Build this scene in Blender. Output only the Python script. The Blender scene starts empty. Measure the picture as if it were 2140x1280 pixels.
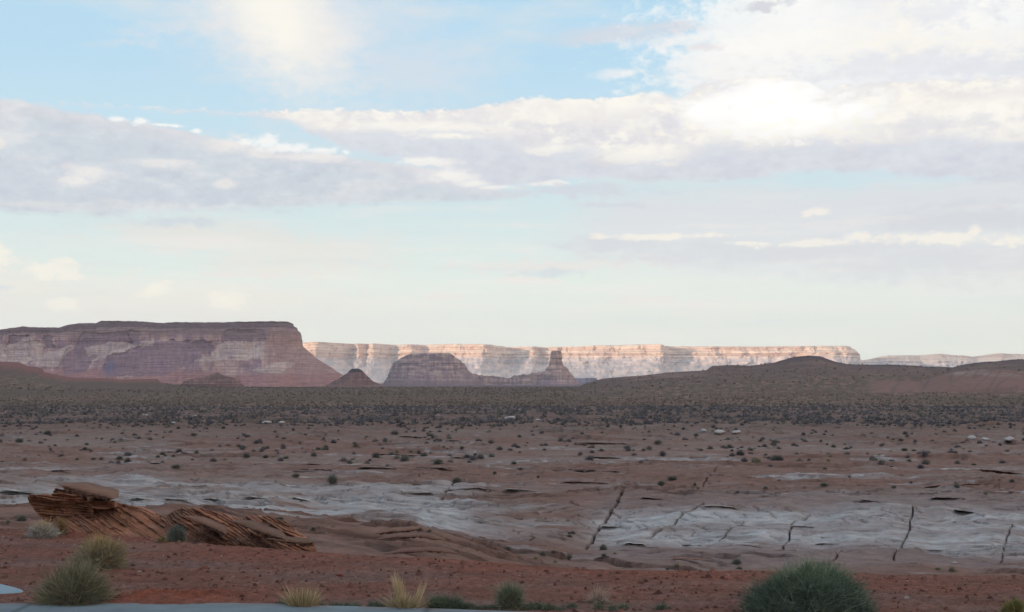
import bpy, math, random
import numpy as np

# ------------------------------------------------------------------ camera, sky, sun, exposure
F = 2940.0            # focal length in photo pixels (photo 2140 x 1280)
VH = 797.0            # photo row of the horizon
TH = math.atan((VH - 640.0) / F)
CAMZ = 1.7
scene = bpy.context.scene
scene.render.engine = 'CYCLES'
scene.view_settings.view_transform = 'Standard'
scene.view_settings.look = 'None'
scene.view_settings.exposure = 0.0
scene.view_settings.gamma = 1.0
scene.cycles.max_bounces = 5
scene.cycles.diffuse_bounces = 3
scene.cycles.volume_bounces = 1
scene.cycles.use_denoising = True

cam_d = bpy.data.cameras.new("Camera")
cam_d.sensor_width = 36.0
cam_d.lens = 36.0 * F / 2140.0
cam_d.clip_start = 0.1
cam_d.clip_end = 60000.0
cam = bpy.data.objects.new("Camera", cam_d)
scene.collection.objects.link(cam)
cam.location = (0, 0, CAMZ)
cam.rotation_euler = (math.pi / 2 + TH, 0, 0)
scene.camera = cam

SUN_EL = math.radians(5.0)
SUN_DIR = (-0.70, -0.71)          # horizontal direction towards the sun (behind, left)
sun_d = bpy.data.lights.new("Sun", 'SUN')
sun_d.energy = 4.8
sun_d.angle = math.radians(0.5)
sun_d.color = (1.0, 0.83, 0.66)
sun = bpy.data.objects.new("Sun", sun_d)
scene.collection.objects.link(sun)
saz = math.atan2(SUN_DIR[0], SUN_DIR[1])      # clockwise from +Y
sun.rotation_euler = (math.pi / 2 - SUN_EL, 0, -saz + math.pi)
# (a sun lamp shines along its local -Z; this puts the lamp's +Z on the sun's direction)
from mathutils import Vector
sv = Vector((SUN_DIR[0] * math.cos(SUN_EL), SUN_DIR[1] * math.cos(SUN_EL), math.sin(SUN_EL)))
sun.rotation_euler = sv.to_track_quat('Z', 'Y').to_euler()
sun.location = sv * 300

world = bpy.data.worlds.new("World")
scene.world = world
world.use_nodes = True
WS = 0.12
SKY_GAIN = 1.0


class NT:
    """small node helper"""
    def __init__(s, tree):
        s.t = tree
        s.n = tree.nodes
        s.l = tree.links

    def new(s, kind, **kw):
        n = s.n.new(kind)
        for k, v in kw.items():
            setattr(n, k, v)
        return n

    def put(s, sock, v):
        if hasattr(v, 'is_linked') or isinstance(v, bpy.types.NodeSocket):
            s.l.new(v, sock)
        else:
            sock.default_value = v

    def m(s, op, a, b=0.0, c=0.0, clamp=False):
        n = s.new('ShaderNodeMath', operation=op, use_clamp=clamp)
        s.put(n.inputs[0], a)
        s.put(n.inputs[1], b)
        if op in ('MULTIPLY_ADD', 'SMOOTH_MIN', 'SMOOTH_MAX', 'WRAP', 'COMPARE'):
            s.put(n.inputs[2], c)
        return n.outputs[0]

    def ss(s, v, lo, hi):
        n = s.new('ShaderNodeMapRange', interpolation_type='SMOOTHSTEP')
        s.put(n.inputs[0], v)
        s.put(n.inputs[1], lo)
        s.put(n.inputs[2], hi)
        return n.outputs[0]

    def mix(s, f, a, b, blend='MIX'):
        n = s.new('ShaderNodeMix', data_type='RGBA', blend_type=blend)
        s.put(n.inputs[0], f)
        s.put(n.inputs[6], a)
        s.put(n.inputs[7], b)
        return n.outputs[2]

    def noise(s, vec, scale, detail=5.0, rough=0.55, dist=0.0):
        n = s.new('ShaderNodeTexNoise')
        if vec is not None:
            s.put(n.inputs['Vector'], vec)
        n.inputs['Scale'].default_value = scale
        n.inputs['Detail'].default_value = detail
        n.inputs['Roughness'].default_value = rough
        n.inputs['Distortion'].default_value = dist
        return n.outputs['Fac']

    def comb(s, x, y, z=0.0):
        n = s.new('ShaderNodeCombineXYZ')
        s.put(n.inputs[0], x)
        s.put(n.inputs[1], y)
        s.put(n.inputs[2], z)
        return n.outputs[0]

    def curve(s, v, pts):
        n = s.new('ShaderNodeFloatCurve')
        c = n.mapping.curves[0]
        n.mapping.use_clip = False
        c.points[0].location = pts[0]
        c.points[1].location = pts[-1]
        for p in pts[1:-1]:
            c.points.new(*p)
        for p in c.points:
            p.handle_type = 'VECTOR'
        n.mapping.update()
        s.put(n.inputs['Value'], v)
        return n.outputs[0]


def lin(c):
    return tuple((x / 255 / 12.92) if x / 255 <= 0.04045 else ((x / 255 + 0.055) / 1.055) ** 2.4 for x in c)


def build_world():
    g = NT(world.node_tree)
    g.n.clear()
    out = g.new('ShaderNodeOutputWorld')
    bg = g.new('ShaderNodeBackground')
    bg.inputs['Strength'].default_value = WS
    g.l.new(bg.outputs[0], out.inputs['Surface'])
    sky = g.new('ShaderNodeTexSky', sky_type='NISHITA')
    sky.sun_disc = False
    sky.sun_elevation = SUN_EL
    sky.sun_rotation = saz
    sky.altitude = 1300
    sky.air_density = 1.0
    sky.dust_density = 0.8
    sky.ozone_density = 2.0
    tc = g.new('ShaderNodeTexCoord')
    sep = g.new('ShaderNodeSeparateXYZ')
    g.l.new(tc.outputs['Generated'], sep.inputs[0])
    x, y, z = sep.outputs
    az = g.m('ARCTAN2', x, y)
    el = g.m('ARCSINE', z)
    U = g.m('MULTIPLY_ADD', az, F / 100, 10.7)         # hundreds of photo pixels
    V = g.m('MULTIPLY_ADD', el, -F / 100, VH / 100)
    # warps
    nA = g.noise(g.comb(g.m('MULTIPLY', U, 0.55), g.m('MULTIPLY', V, 1.3)), 1.0, 9, 0.62)
    nB = g.noise(g.comb(g.m('MULTIPLY', U, 0.8), g.m('MULTIPLY', V, 2.2), 7.3), 1.0, 8, 0.6)
    nC = g.noise(g.comb(g.m('MULTIPLY', U, 2.2), g.m('MULTIPLY', V, 3.6), 3.1), 1.0, 6, 0.62)
    nD = g.noise(g.comb(g.m('MULTIPLY', U, 0.22), g.m('MULTIPLY', V, 0.9), 11.0), 1.0, 7, 0.55)
    dA = g.m('SUBTRACT', nA, 0.5)
    dB = g.m('SUBTRACT', nB, 0.5)
    dC = g.m('SUBTRACT', nC, 0.5)
    nE = g.noise(g.comb(g.m('MULTIPLY', U, 4.2), g.m('MULTIPLY', V, 6.5), 5.5), 1.0, 8, 0.68)
    dE = g.m('SUBTRACT', nE, 0.5)
    Uw = g.m('ADD', g.m('MULTIPLY_ADD', dA, 2.6, U), g.m('MULTIPLY', dC, 0.5))
    Vw = g.m('ADD', g.m('MULTIPLY_ADD', dB, 0.75, V), g.m('MULTIPLY', dC, 0.25))
    nb = g.m('ADD', g.m('MULTIPLY', dB, 0.5), g.m('MULTIPLY', dC, 0.3))

    # clear sky: Nishita under a thin high veil that pales it towards the horizon
    def rgb(c, k=1.0):
        l = lin(c)
        return (l[0] / WS * k, l[1] / WS * k, l[2] / WS * k, 1.0)
    veilramp = g.new('ShaderNodeValToRGB')
    cr = veilramp.color_ramp
    stops = [(0.0, (182, 220, 243)), (0.30, (186, 224, 245)), (0.42, (198, 230, 245)), (0.6, (214, 235, 238)), (0.8, (224, 234, 230)), (1.0, (230, 232, 222))]
    cr.elements[0].position = 0.0
    cr.elements[1].position = 1.0
    while len(cr.elements) < len(stops):
        cr.elements.new(0.5)
    for e, (p, c) in zip(cr.elements, stops):
        e.position = p
        l = lin(c)
        e.color = (l[0], l[1], l[2], 1)
    # domain: V from -2 to 8
    g.l.new(g.ss_lin(V, -1.5, 8.0) if hasattr(g, 'ss_lin') else g.m('DIVIDE', g.m('ADD', V, 1.5), 9.5, clamp=True), veilramp.inputs[0])
    veil = g.mix(1.0, veilramp.outputs[0], (1 / WS, 1 / WS, 1 / WS, 1), 'MULTIPLY')
    nish = g.mix(1.0, sky.outputs[0], (SKY_GAIN, SKY_GAIN, SKY_GAIN, 1), 'MULTIPLY')
    high = g.ss(V, -1.5, -12.0)
    veilf = g.m('SUBTRACT', 0.94, g.m('MULTIPLY', high, 0.5))
    col = g.mix(veilf, nish, veil)

    GREY = (206, 212, 221)
    LAV = (220, 222, 228)
    PINK = (226, 220, 222)
    CREAM = (253, 248, 238)
    WHITE = (255, 254, 250)

    def layer(mask, alpha, c, k=1.0):
        nonlocal col
        col = g.mix(g.m('MULTIPLY', mask, alpha, clamp=True), col, c if not isinstance(c, tuple) else rgb(c, k))

    def blob(cx, cy, rx, ry, soft=0.5, rot=0.0, w=1.0, rag=1.0):
        """soft ellipse in photo pixels, edges broken by the warps"""
        du = g.m('MULTIPLY', g.m('SUBTRACT', g.m('ADD', U, g.m('MULTIPLY', g.m('SUBTRACT', Uw, U), w)), cx / 100), 100 / rx)
        dv = g.m('MULTIPLY', g.m('SUBTRACT', g.m('ADD', V, g.m('MULTIPLY', g.m('SUBTRACT', Vw, V), w)), cy / 100), 100 / ry)
        if rot:
            dv = g.m('MULTIPLY_ADD', du, rot, dv)
        r = g.m('SQRT', g.m('ADD', g.m('MULTIPLY', du, du), g.m('MULTIPLY', dv, dv)))
        r = g.m('ADD', r, g.m('ADD', g.m('MULTIPLY', dC, 3.4 * rag), g.m('MULTIPLY', dE, 2.6 * rag)))
        return g.ss(r, 1.0 + soft, 1.0 - soft)

    def blobs(lst, soft=0.5, w=1.0, rag=1.0):
        o = None
        for b in lst:
            k = blob(*b, soft=soft, w=w, rag=rag) if len(b) == 4 else blob(b[0], b[1], b[2], b[3], soft=soft, rot=b[4], w=w, rag=rag)
            o = k if o is None else g.m('MAXIMUM', o, k)
        return o

    Un = g.m('DIVIDE', g.m('ADD', U, 2.0), 26.0, clamp=True)

    def edge(pts):
        return g.m('MULTIPLY', g.curve(Un, [((p[0] / 100 + 2) / 26.0, p[1] / 800) for p in pts]), 8.0)

    # generic veil patches everywhere (mostly low contrast)
    layer(g.ss(nD, 0.50, 0.72), 0.55, (230, 230, 228))
    # overhead and behind: broken grey cloud
    layer(g.m('MULTIPLY', g.ss(nD, 0.42, 0.6), g.ss(V, -0.5, -4.0)), 0.8, (172, 184, 206))
    # pale sheet low in the sky, right half
    eC = edge([(-200, 560), (0, 540), (700, 470), (1150, 430), (1250, 395), (2140, 380), (2400, 380)])
    below = g.ss(g.m('SUBTRACT', Vw, eC), -0.1, 0.5)
    fadeL = g.ss(Uw, 10.5, 13.5)
    botC = edge([(-200, 560), (900, 520), (1300, 540), (1600, 580), (2140, 640), (2400, 640)])
    layer(g.m('MULTIPLY', g.m('MULTIPLY', below, fadeL), g.ss(g.m('SUBTRACT', Vw, botC), 0.5, -0.3)), 0.95, (223, 225, 229))
    layer(g.m('MULTIPLY', g.ss(g.m('SUBTRACT', V, 6.0), -0.6, 1.0), 1.0), 0.45, (230, 229, 222))
    # faint low warm patches, left
    layer(blobs([(620, 540, 160, 45), (450, 500, 200, 30), (330, 640, 420, 40), (60, 620, 160, 60)], 0.8, 1.0, 0.6), 0.75, (232, 225, 219))
    layer(blobs([(25, 552, 45, 22), (145, 575, 48, 18), (340, 612, 32, 13), (165, 645, 26, 11), (480, 632, 30, 16)], 0.55, 0.25), 0.85, (246, 240, 228))
    layer(blobs([(1160, 557, 170, 13), (1100, 585, 50, 9), (1340, 628, 60, 8), (925, 620, 35, 8), (1460, 640, 25, 8), (500, 578, 60, 6)], 0.7, 0.3), 0.8, (231, 224, 222))
    layer(blobs([(390, 473, 75, 9), (40, 612, 22, 4), (1150, 570, 60, 8)], 0.7, 0.3), 0.7, (200, 211, 222))
    # top centre: soft cream plume
    layer(blobs([(640, 60, 230, 110), (850, 150, 160, 60)], 0.85, 0.6, 0.4), 0.62, (222, 226, 232))
    layer(blobs([(560, 20, 150, 150, -0.55), (640, 95, 100, 75), (500, -20, 90, 60)], 0.7, 0.3, 0.22), 0.92, (243, 239, 234))
    layer(blobs([(560, 0, 75, 110, -0.5), (600, 80, 40, 50)], 0.85, 0.25, 0.2), 0.85, (255, 251, 238))
    layer(blobs([(340, 90, 70, 14, 0.9), (260, 120, 60, 8, 0.6)], 0.8, 0.5), 0.4, (226, 228, 232))
    # top right: big soft white sheet
    eD = edge([(-200, 1), (1380, 4), (1400, 8), (1420, 165), (1500, 200), (2140, 230), (2400, 230)])
    slope = g.m('SUBTRACT', g.m('MULTIPLY_ADD', V, 0.95, Uw), 15.7)
    sheet = g.m('MULTIPLY', g.ss(slope, -0.6, 1.3), g.ss(g.m('SUBTRACT', V, 2.9), 0.4, -0.4))
    layer(sheet, 0.93, (244, 243, 243))
    layer(g.m('MULTIPLY', sheet, g.ss(nA, 0.40, 0.60)), 0.9, CREAM)
    layer(blobs([(1600, 110, 200, 110), (1640, 20, 90, 60), (2030, 60, 110, 60)], 0.7, 0.8), 0.75, WHITE)
    layer(blobs([(1880, 165, 190, 28), (1960, 70, 80, 22), (2060, 180, 120, 18)], 0.7, 0.8), 0.65, (228, 230, 236))
    layer(blobs([(1605, 38, 46, 9, 0.25)], 0.6, 0.4), 0.8, (206, 208, 216))
    layer(blobs([(1270, 82, 105, 16, 0.3), (1400, 70, 70, 10), (1480, 112, 40, 7)], 0.8, 0.6, 0.4), 0.6, (226, 218, 222))
    layer(blobs([(1290, 160, 40, 9, 0.4), (1420, 95, 110, 8, 0.4), (1500, 155, 110, 18)], 0.8, 0.5, 0.5), 0.7, (246, 245, 244))

    # long grey bank, left
    tA = edge([(-200, 240), (0, 243), (110, 250), (200, 262), (400, 288), (500, 306), (620, 322), (720, 332), (850, 346), (960, 372), (1060, 400), (1100, 404), (2400, 404)])
    bA = edge([(-200, 450), (0, 456), (240, 468), (450, 452), (700, 432), (900, 424), (1060, 408), (1100, 404), (2400, 404)])
    mA = g.m('MULTIPLY', g.ss(g.m('SUBTRACT', g.m('ADD', g.m('MULTIPLY_ADD', nb, 0.6, V), g.m('MULTIPLY', dE, 0.2)), tA), -0.04, 0.09),
             g.ss(g.m('SUBTRACT', g.m('MULTIPLY_ADD', nb, 0.8, V), bA), 0.10, -0.12))
    layer(mA, 0.94, (208, 215, 222))
    layer(g.m('MULTIPLY', mA, g.ss(nB, 0.48, 0.66)), 0.6, (226, 224, 226))
    layer(g.m('MULTIPLY', mA, g.ss(g.m('SUBTRACT', V, tA), 0.45, 0.0)), 0.55, (232, 227, 228))
    layer(g.m('MULTIPLY', mA, blobs([(60, 400, 260, 40), (330, 420, 300, 26), (620, 345, 90, 22)], 0.7)), 0.5, (200, 208, 219))
    layer(blobs([(185, 400, 27, 11), (205, 380, 34, 15), (345, 354, 55, 10), (15, 330, 26, 14), (480, 312, 45, 14), (545, 330, 26, 12), (470, 393, 20, 9), (650, 335, 60, 9, 0.1)], 0.6, 0.22), 0.75, (246, 240, 234))
    layer(blobs([(266, 270, 14, 5), (308, 273, 14, 6), (410, 287, 9, 4), (555, 308, 28, 11), (605, 317, 44, 7), (728, 325, 9, 4), (515, 306, 20, 6), (670, 322, 30, 5), (350, 279, 20, 3)], 0.7, 0.25), 0.9, WHITE)

    # broad bank, centre to right
    tB = edge([(-200, 246), (505, 246), (560, 243), (700, 234), (850, 238), (1000, 225), (1110, 211), (1130, 207), (1200, 211), (1300, 208), (1360, 203), (1380, 204), (1420, 212), (1445, 200),
               (1460, 186), (1500, 178), (1560, 176), (1640, 178), (1690, 186), (1715, 205), (1850, 196), (1960, 201), (2060, 203), (2140, 199), (2400, 200)])
    bB = edge([(-200, 246), (505, 246), (600, 262), (690, 305), (740, 326), (850, 336), (930, 372), (1040, 390), (1200, 376), (1330, 376), (1450, 382), (1600, 378), (1720, 368), (1900, 384), (2140, 402), (2400, 410)])
    mB = g.m('MULTIPLY', g.ss(g.m('SUBTRACT', g.m('ADD', g.m('MULTIPLY_ADD', dC, 0.35, V), g.m('MULTIPLY', dE, 0.28)), tB), -0.03, 0.06),
             g.ss(g.m('SUBTRACT', g.m('MULTIPLY_ADD', nb, 0.8, V), bB), 0.10, -0.10))
    layer(mB, 0.96, (219, 221, 228))
    # sunlit upper part of the bank
    lit = edge([(-200, 250), (560, 256), (700, 290), (900, 290), (1100, 300), (1290, 345), (1420, 340), (1500, 318), (1800, 312), (2000, 330), (2140, 325), (2400, 320)])
    litm = g.m('MULTIPLY', mB, g.ss(g.m('SUBTRACT', g.m('MULTIPLY_ADD', nb, 1.9, V), lit), 0.12, -0.28))
    layer(litm, 0.8, (243, 238, 234))
    layer(g.m('MULTIPLY', litm, g.ss(g.m('ADD', nA, nC), 0.92, 1.12)), 0.9, CREAM)
    layer(g.m('MULTIPLY', mB, blobs([(1120, 235, 90, 22), (1240, 225, 110, 26), (1140, 312, 50, 10), (1360, 320, 50, 20), (1320, 260, 30, 18), (1700, 260, 200, 40), (1980, 260, 150, 30), (900, 268, 170, 10), (930, 290, 60, 6)], 0.7, 0.5)), 0.85, (255, 250, 240))
    layer(g.m('MULTIPLY', mB, blobs([(1570, 222, 130, 40), (1650, 262, 110, 26), (1490, 238, 50, 22), (1760, 245, 70, 16)], 0.85, 1.3)), 0.95, WHITE, 1.12)
    layer(g.m('MULTIPLY', mB, blobs([(1960, 282, 110, 13, 0.15), (1240, 290, 110, 16, -0.2), (1385, 262, 30, 18, -0.5), (1110, 262, 60, 10)], 0.7, 0.6)), 0.5, (222, 222, 229))
    # small cumulus edge puffs
    layer(blobs([(1122, 211, 14, 6), (1365, 205, 15, 6), (1350, 256, 20, 9), (885, 341, 50, 9), (945, 370, 46, 12), (990, 384, 34, 8), (1150, 384, 50, 5), (1050, 392, 40, 5)], 0.7, 0.35), 0.85, (254, 250, 243))
    # low lines on the right
    layer(blobs([(1200, 400, 140, 12), (1480, 384, 22, 3), (2010, 447, 85, 12), (2090, 400, 70, 10), (1270, 430, 60, 6)], 0.6, 0.3), 0.7, (212, 215, 223))
    layer(blobs([(1640, 532, 330, 24), (1960, 556, 270, 34), (1290, 512, 120, 12), (2000, 480, 200, 20)], 0.8, 0.6, 0.6), 0.85, (211, 212, 220))
    layer(blobs([(1780, 507, 26, 12), (1700, 515, 120, 7), (1930, 511, 100, 10), (2090, 520, 50, 8), (1375, 497, 100, 6), (1700, 452, 20, 7, 0.3), (2010, 500, 14, 12), (1560, 512, 50, 4)], 0.55, 0.2), 0.85, (250, 243, 232))
    # soft modelling inside the clouds
    cl = g.m('MAXIMUM', g.m('MAXIMUM', mA, mB), g.m('MULTIPLY', sheet, 0.45))
    mod = g.m('ADD', g.m('MULTIPLY', dC, 0.55), g.m('ADD', g.m('MULTIPLY', dE, 0.30), g.m('MULTIPLY', dB, 0.45)))
    mod = g.m('MULTIPLY_ADD', g.m('MULTIPLY', mod, cl), 0.62, 1.0)
    col = g.mix(1.0, col, g.comb(mod, mod, g.m('MULTIPLY_ADD', g.m('SUBTRACT', mod, 1.0), 0.7, 1.0)), 'MULTIPLY')
    st = g.noise(g.comb(g.m('MULTIPLY', U, 0.35), g.m('MULTIPLY', V, 2.6), 21.0), 1.0, 9, 0.6)
    layer(g.m('MULTIPLY', g.ss(st, 0.50, 0.70), g.ss(V, 3.6, 4.6)), 0.5, (238, 233, 229))
    layer(g.m('MULTIPLY', g.ss(st, 0.48, 0.30), g.ss(V, 4.0, 4.8)), 0.35, (212, 219, 224))
    # the air near the horizon glows, and the sky is brighter over the sunset side
    low = g.ss(V, 3.5, 8.2)
    gain = g.m('MULTIPLY_ADD', low, 0.50, 1.05)
    dsun = g.new('ShaderNodeVectorMath', operation='DOT_PRODUCT')
    g.l.new(tc.outputs['Generated'], dsun.inputs[0])
    dsun.inputs[1].default_value = tuple(sv)
    glow = g.ss(dsun.outputs['Value'], 0.35, 1.0)
    gain = g.m('ADD', gain, g.m('MULTIPLY', glow, 1.1))
    col = g.mix(1.0, col, g.comb(gain, g.m('MULTIPLY_ADD', low, -0.02, gain), g.m('MULTIPLY_ADD', low, -0.26, gain)), 'MULTIPLY')
    g.l.new(col, bg.inputs['Color'])


build_world()
world.cycles.sampling_method = 'MANUAL'
world.cycles.sample_map_resolution = 512

# ------------------------------------------------------------------ numpy noise and helpers
rng = np.random.default_rng(7)
random.seed(7)
_P = rng.permutation(65536).astype(np.int64)
_GA = rng.random(65536) * 2 * np.pi
_GX, _GY = np.cos(_GA), np.sin(_GA)


def _h(ix, iy, s=0):
    return _P[(_P[(_P[(ix + s * 131) & 65535] + iy) & 65535] + s) & 65535]


def pn(x, y, s=0):
    """gradient noise about -0.7..0.7"""
    x = np.asarray(x, float); y = np.asarray(y, float)
    x, y = np.broadcast_arrays(x, y)
    ix = np.floor(x).astype(np.int64); iy = np.floor(y).astype(np.int64)
    fx = x - ix; fy = y - iy
    u = fx * fx * fx * (fx * (fx * 6 - 15) + 10)
    v = fy * fy * fy * (fy * (fy * 6 - 15) + 10)

    def gd(a, b, dx, dy):
        h = _h(a, b, s)
        return _GX[h] * dx + _GY[h] * dy
    n00 = gd(ix, iy, fx, fy); n10 = gd(ix + 1, iy, fx - 1, fy)
    n01 = gd(ix, iy + 1, fx, fy - 1); n11 = gd(ix + 1, iy + 1, fx - 1, fy - 1)
    return (n00 * (1 - u) + n10 * u) * (1 - v) + (n01 * (1 - u) + n11 * u) * v


def fbm(x, y, s=0, oct=4, gain=0.5, lac=2.03):
    a = 1.0; r = 0.0; x = np.asarray(x, float); y = np.asarray(y, float)
    for k in range(oct):
        r = r + a * pn(x, y, s + k * 17)
        x = x * lac + 3.7; y = y * lac + 1.3; a *= gain
    return r


def hs(i, s=0):
    """hash of an integer array to 0..1"""
    i = np.asarray(i).astype(np.int64)
    return _h(i, i * 7 + 3, s) / 65535.0


def sst(x, lo, hi):
    t = np.clip((x - lo) / (hi - lo), 0, 1)
    return t * t * (3 - 2 * t)


def te(v):
    zc = -(np.asarray(v, float) - 640.0) / F
    return (math.sin(TH) + math.cos(TH) * zc) / (math.cos(TH) - math.sin(TH) * zc)


def vof(t):
    return 640.0 - F * np.tan(np.arctan(t) - TH)


def PX(u, v, D):
    """world point on the photo's ray (u, v) at ground distance D"""
    zc = -(v - 640.0) / F
    k = math.cos(TH) - math.sin(TH) * zc
    return ((u - 1070.0) / F / k * D, D, CAMZ + te(v) * D)


def albedo(c, e=(0.68, 0.72, 0.82)):
    """surface colour measured from the photo under the shade light"""
    l = lin(c)
    return np.array([l[0] / e[0], l[1] / e[1], l[2] / e[2]])


def mesh_obj(name, co, faces, mat=None, parent=None, cols=None, smooth=False):
    """co (n,3), faces (m,4) or (m,3) int array, or list of polygons"""
    me = bpy.data.meshes.new(name)
    co = np.ascontiguousarray(co, dtype=np.float32)
    if isinstance(faces, np.ndarray):
        k = faces.shape[1]
        me.vertices.add(len(co)); me.loops.add(faces.size); me.polygons.add(len(faces))
        me.vertices.foreach_set('co', co.ravel())
        me.loops.foreach_set('vertex_index', faces.astype(np.int32).ravel())
        me.polygons.foreach_set('loop_start', np.arange(0, faces.size, k, dtype=np.int32))
        me.polygons.foreach_set('loop_total', np.full(len(faces), k, dtype=np.int32))
        me.update(calc_edges=True)
    else:
        me.from_pydata([tuple(c) for c in co], [], faces)
    if smooth:
        me.polygons.foreach_set('use_smooth', np.ones(len(me.polygons), dtype=bool))
    if cols is not None:
        at = me.color_attributes.new('tint', 'FLOAT_COLOR', 'POINT')
        c4 = np.ones((len(co), 4), np.float32)
        c4[:, :3] = cols
        at.data.foreach_set('color', c4.ravel())
    me.validate()
    if mat:
        me.materials.append(mat)
    o = bpy.data.objects.new(name, me)
    scene.collection.objects.link(o)
    if parent:
        o.parent = parent
    return o


def tag(o, label=None, cat=None, group=None, kind=None):
    if label: o['label'] = label
    if cat: o['category'] = cat
    if group: o['group'] = group
    if kind: o['kind'] = kind
    return o


def empty(name, loc=(0, 0, 0)):
    o = bpy.data.objects.new(name, None)
    o.empty_display_size = 0.2
    o.location = loc
    scene.collection.objects.link(o)
    return o


def grid_faces(nr, nc, wrap=False):
    r = np.arange(nr - 1)[:, None]; c = np.arange(nc if wrap else nc - 1)[None, :]
    c2 = (c + 1) % nc
    a = r * nc + c; b = r * nc + c2
    return np.stack([a, b, b + nc, a + nc], -1).reshape(-1, 4)


# ------------------------------------------------------------------ materials
def mat_tint(name, scale=6.0, amount=0.35, bump=0.3, bump_scale=10.0, bump_dist=0.03, rough=0.95, stretch=(1, 1, 1), speck=None, gain=1.0):
    """vertex colour times a procedural mottling, with a procedural bump"""
    m = bpy.data.materials.new(name); m.use_nodes = True
    g = NT(m.node_tree)
    b = m.node_tree.nodes['Principled BSDF']
    b.inputs['Roughness'].default_value = rough
    b.inputs['Specular IOR Level'].default_value = 0.15
    at = g.new('ShaderNodeAttribute', attribute_name='tint')
    tc = g.new('ShaderNodeTexCoord')
    mp = g.new('ShaderNodeMapping'); mp.inputs['Scale'].default_value = stretch
    g.l.new(tc.outputs['Object'], mp.inputs['Vector'])
    n = g.noise(mp.outputs[0], scale, 8, 0.65)
    f = g.m('MULTIPLY_ADD', g.m('SUBTRACT', n, 0.5), amount * 3.0 * gain, gain)
    fc = g.comb(f, f, f)
    col = g.mix(1.0, at.outputs['Color'], fc, 'MULTIPLY')
    if speck:
        sc, thr, sc_col = speck
        vo = g.new('ShaderNodeTexVoronoi'); vo.inputs['Scale'].default_value = sc
        g.l.new(tc.outputs['Object'], vo.inputs['Vector'])
        col = g.mix(g.ss(vo.outputs['Distance'], thr, thr * 0.5), col, sc_col)
    g.l.new(col, b.inputs['Base Color'])
    if bump:
        bn = g.noise(mp.outputs[0], bump_scale, 8, 0.65)
        bp = g.new('ShaderNodeBump'); bp.inputs['Strength'].default_value = bump; bp.inputs['Distance'].default_value = bump_dist
        g.l.new(bn, bp.inputs['Height']); g.l.new(bp.outputs[0], b.inputs['Normal'])
    return m


M_gravel = mat_tint('gravel_soil', 14.0, 0.50, 1.0, 30.0, 0.05)
M_slick = mat_tint('slickrock', 1.3, 0.26, 1.0, 2.8, 0.22, stretch=(0.45, 1.0, 3.0))
M_plain = mat_tint('plain_soil', 0.35, 0.30, 0.5, 0.8, 0.5)
M_cliff = mat_tint('cliff_rock', 0.14, 0.20, 0.8, 0.22, 2.5, stretch=(1, 1, 1.3))
M_far = mat_tint('far_cliff_rock', 0.03, 0.14, 0.4, 0.05, 5.0, stretch=(1, 1, 2.5))
M_ledge = mat_tint('ledge_rock', 5.0, 0.25, 0.5, 9.0, 0.05, stretch=(0.5, 0.5, 3))
M_leaf = mat_tint('foliage', 8.0, 0.30, 0, rough=0.9, gain=1.45)
M_conc = mat_tint('concrete', 3.0, 0.10, 0.3, 40.0, 0.004, rough=0.85)

# ------------------------------------------------------------------ terrain height field
def ci(u, pts):
    p = np.array(pts, float)
    return np.interp(u, p[:, 0], p[:, 1])


V_EDGE = [(-600, 1090), (0, 1103), (130, 1107), (350, 1128), (450, 1141), (600, 1149), (700, 1155), (850, 1165), (1100, 1180), (1300, 1190), (1600, 1195), (2140, 1202), (2700, 1206)]
V_RIDGE = [(-600, 752), (-200, 752), (0, 756), (40, 757), (58, 765), (88, 770), (93, 778), (130, 786), (160, 790), (235, 791), (255, 795), (282, 793), (330, 792), (337, 800), (380, 806), (430, 809), (510, 811), (650, 813), (800, 814), (1100, 814),
           (1200, 812), (1230, 800), (1260, 791), (1350, 783), (1430, 777), (1476, 774), (1488, 765), (1530, 763), (1565, 765), (1620, 757), (1655, 748), (1690, 743), (1712, 744), (1750, 757), (1768, 761), (1850, 763), (1990, 768), (2015, 762), (2060, 757), (2140, 752), (2300, 745), (2800, 740)]


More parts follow.
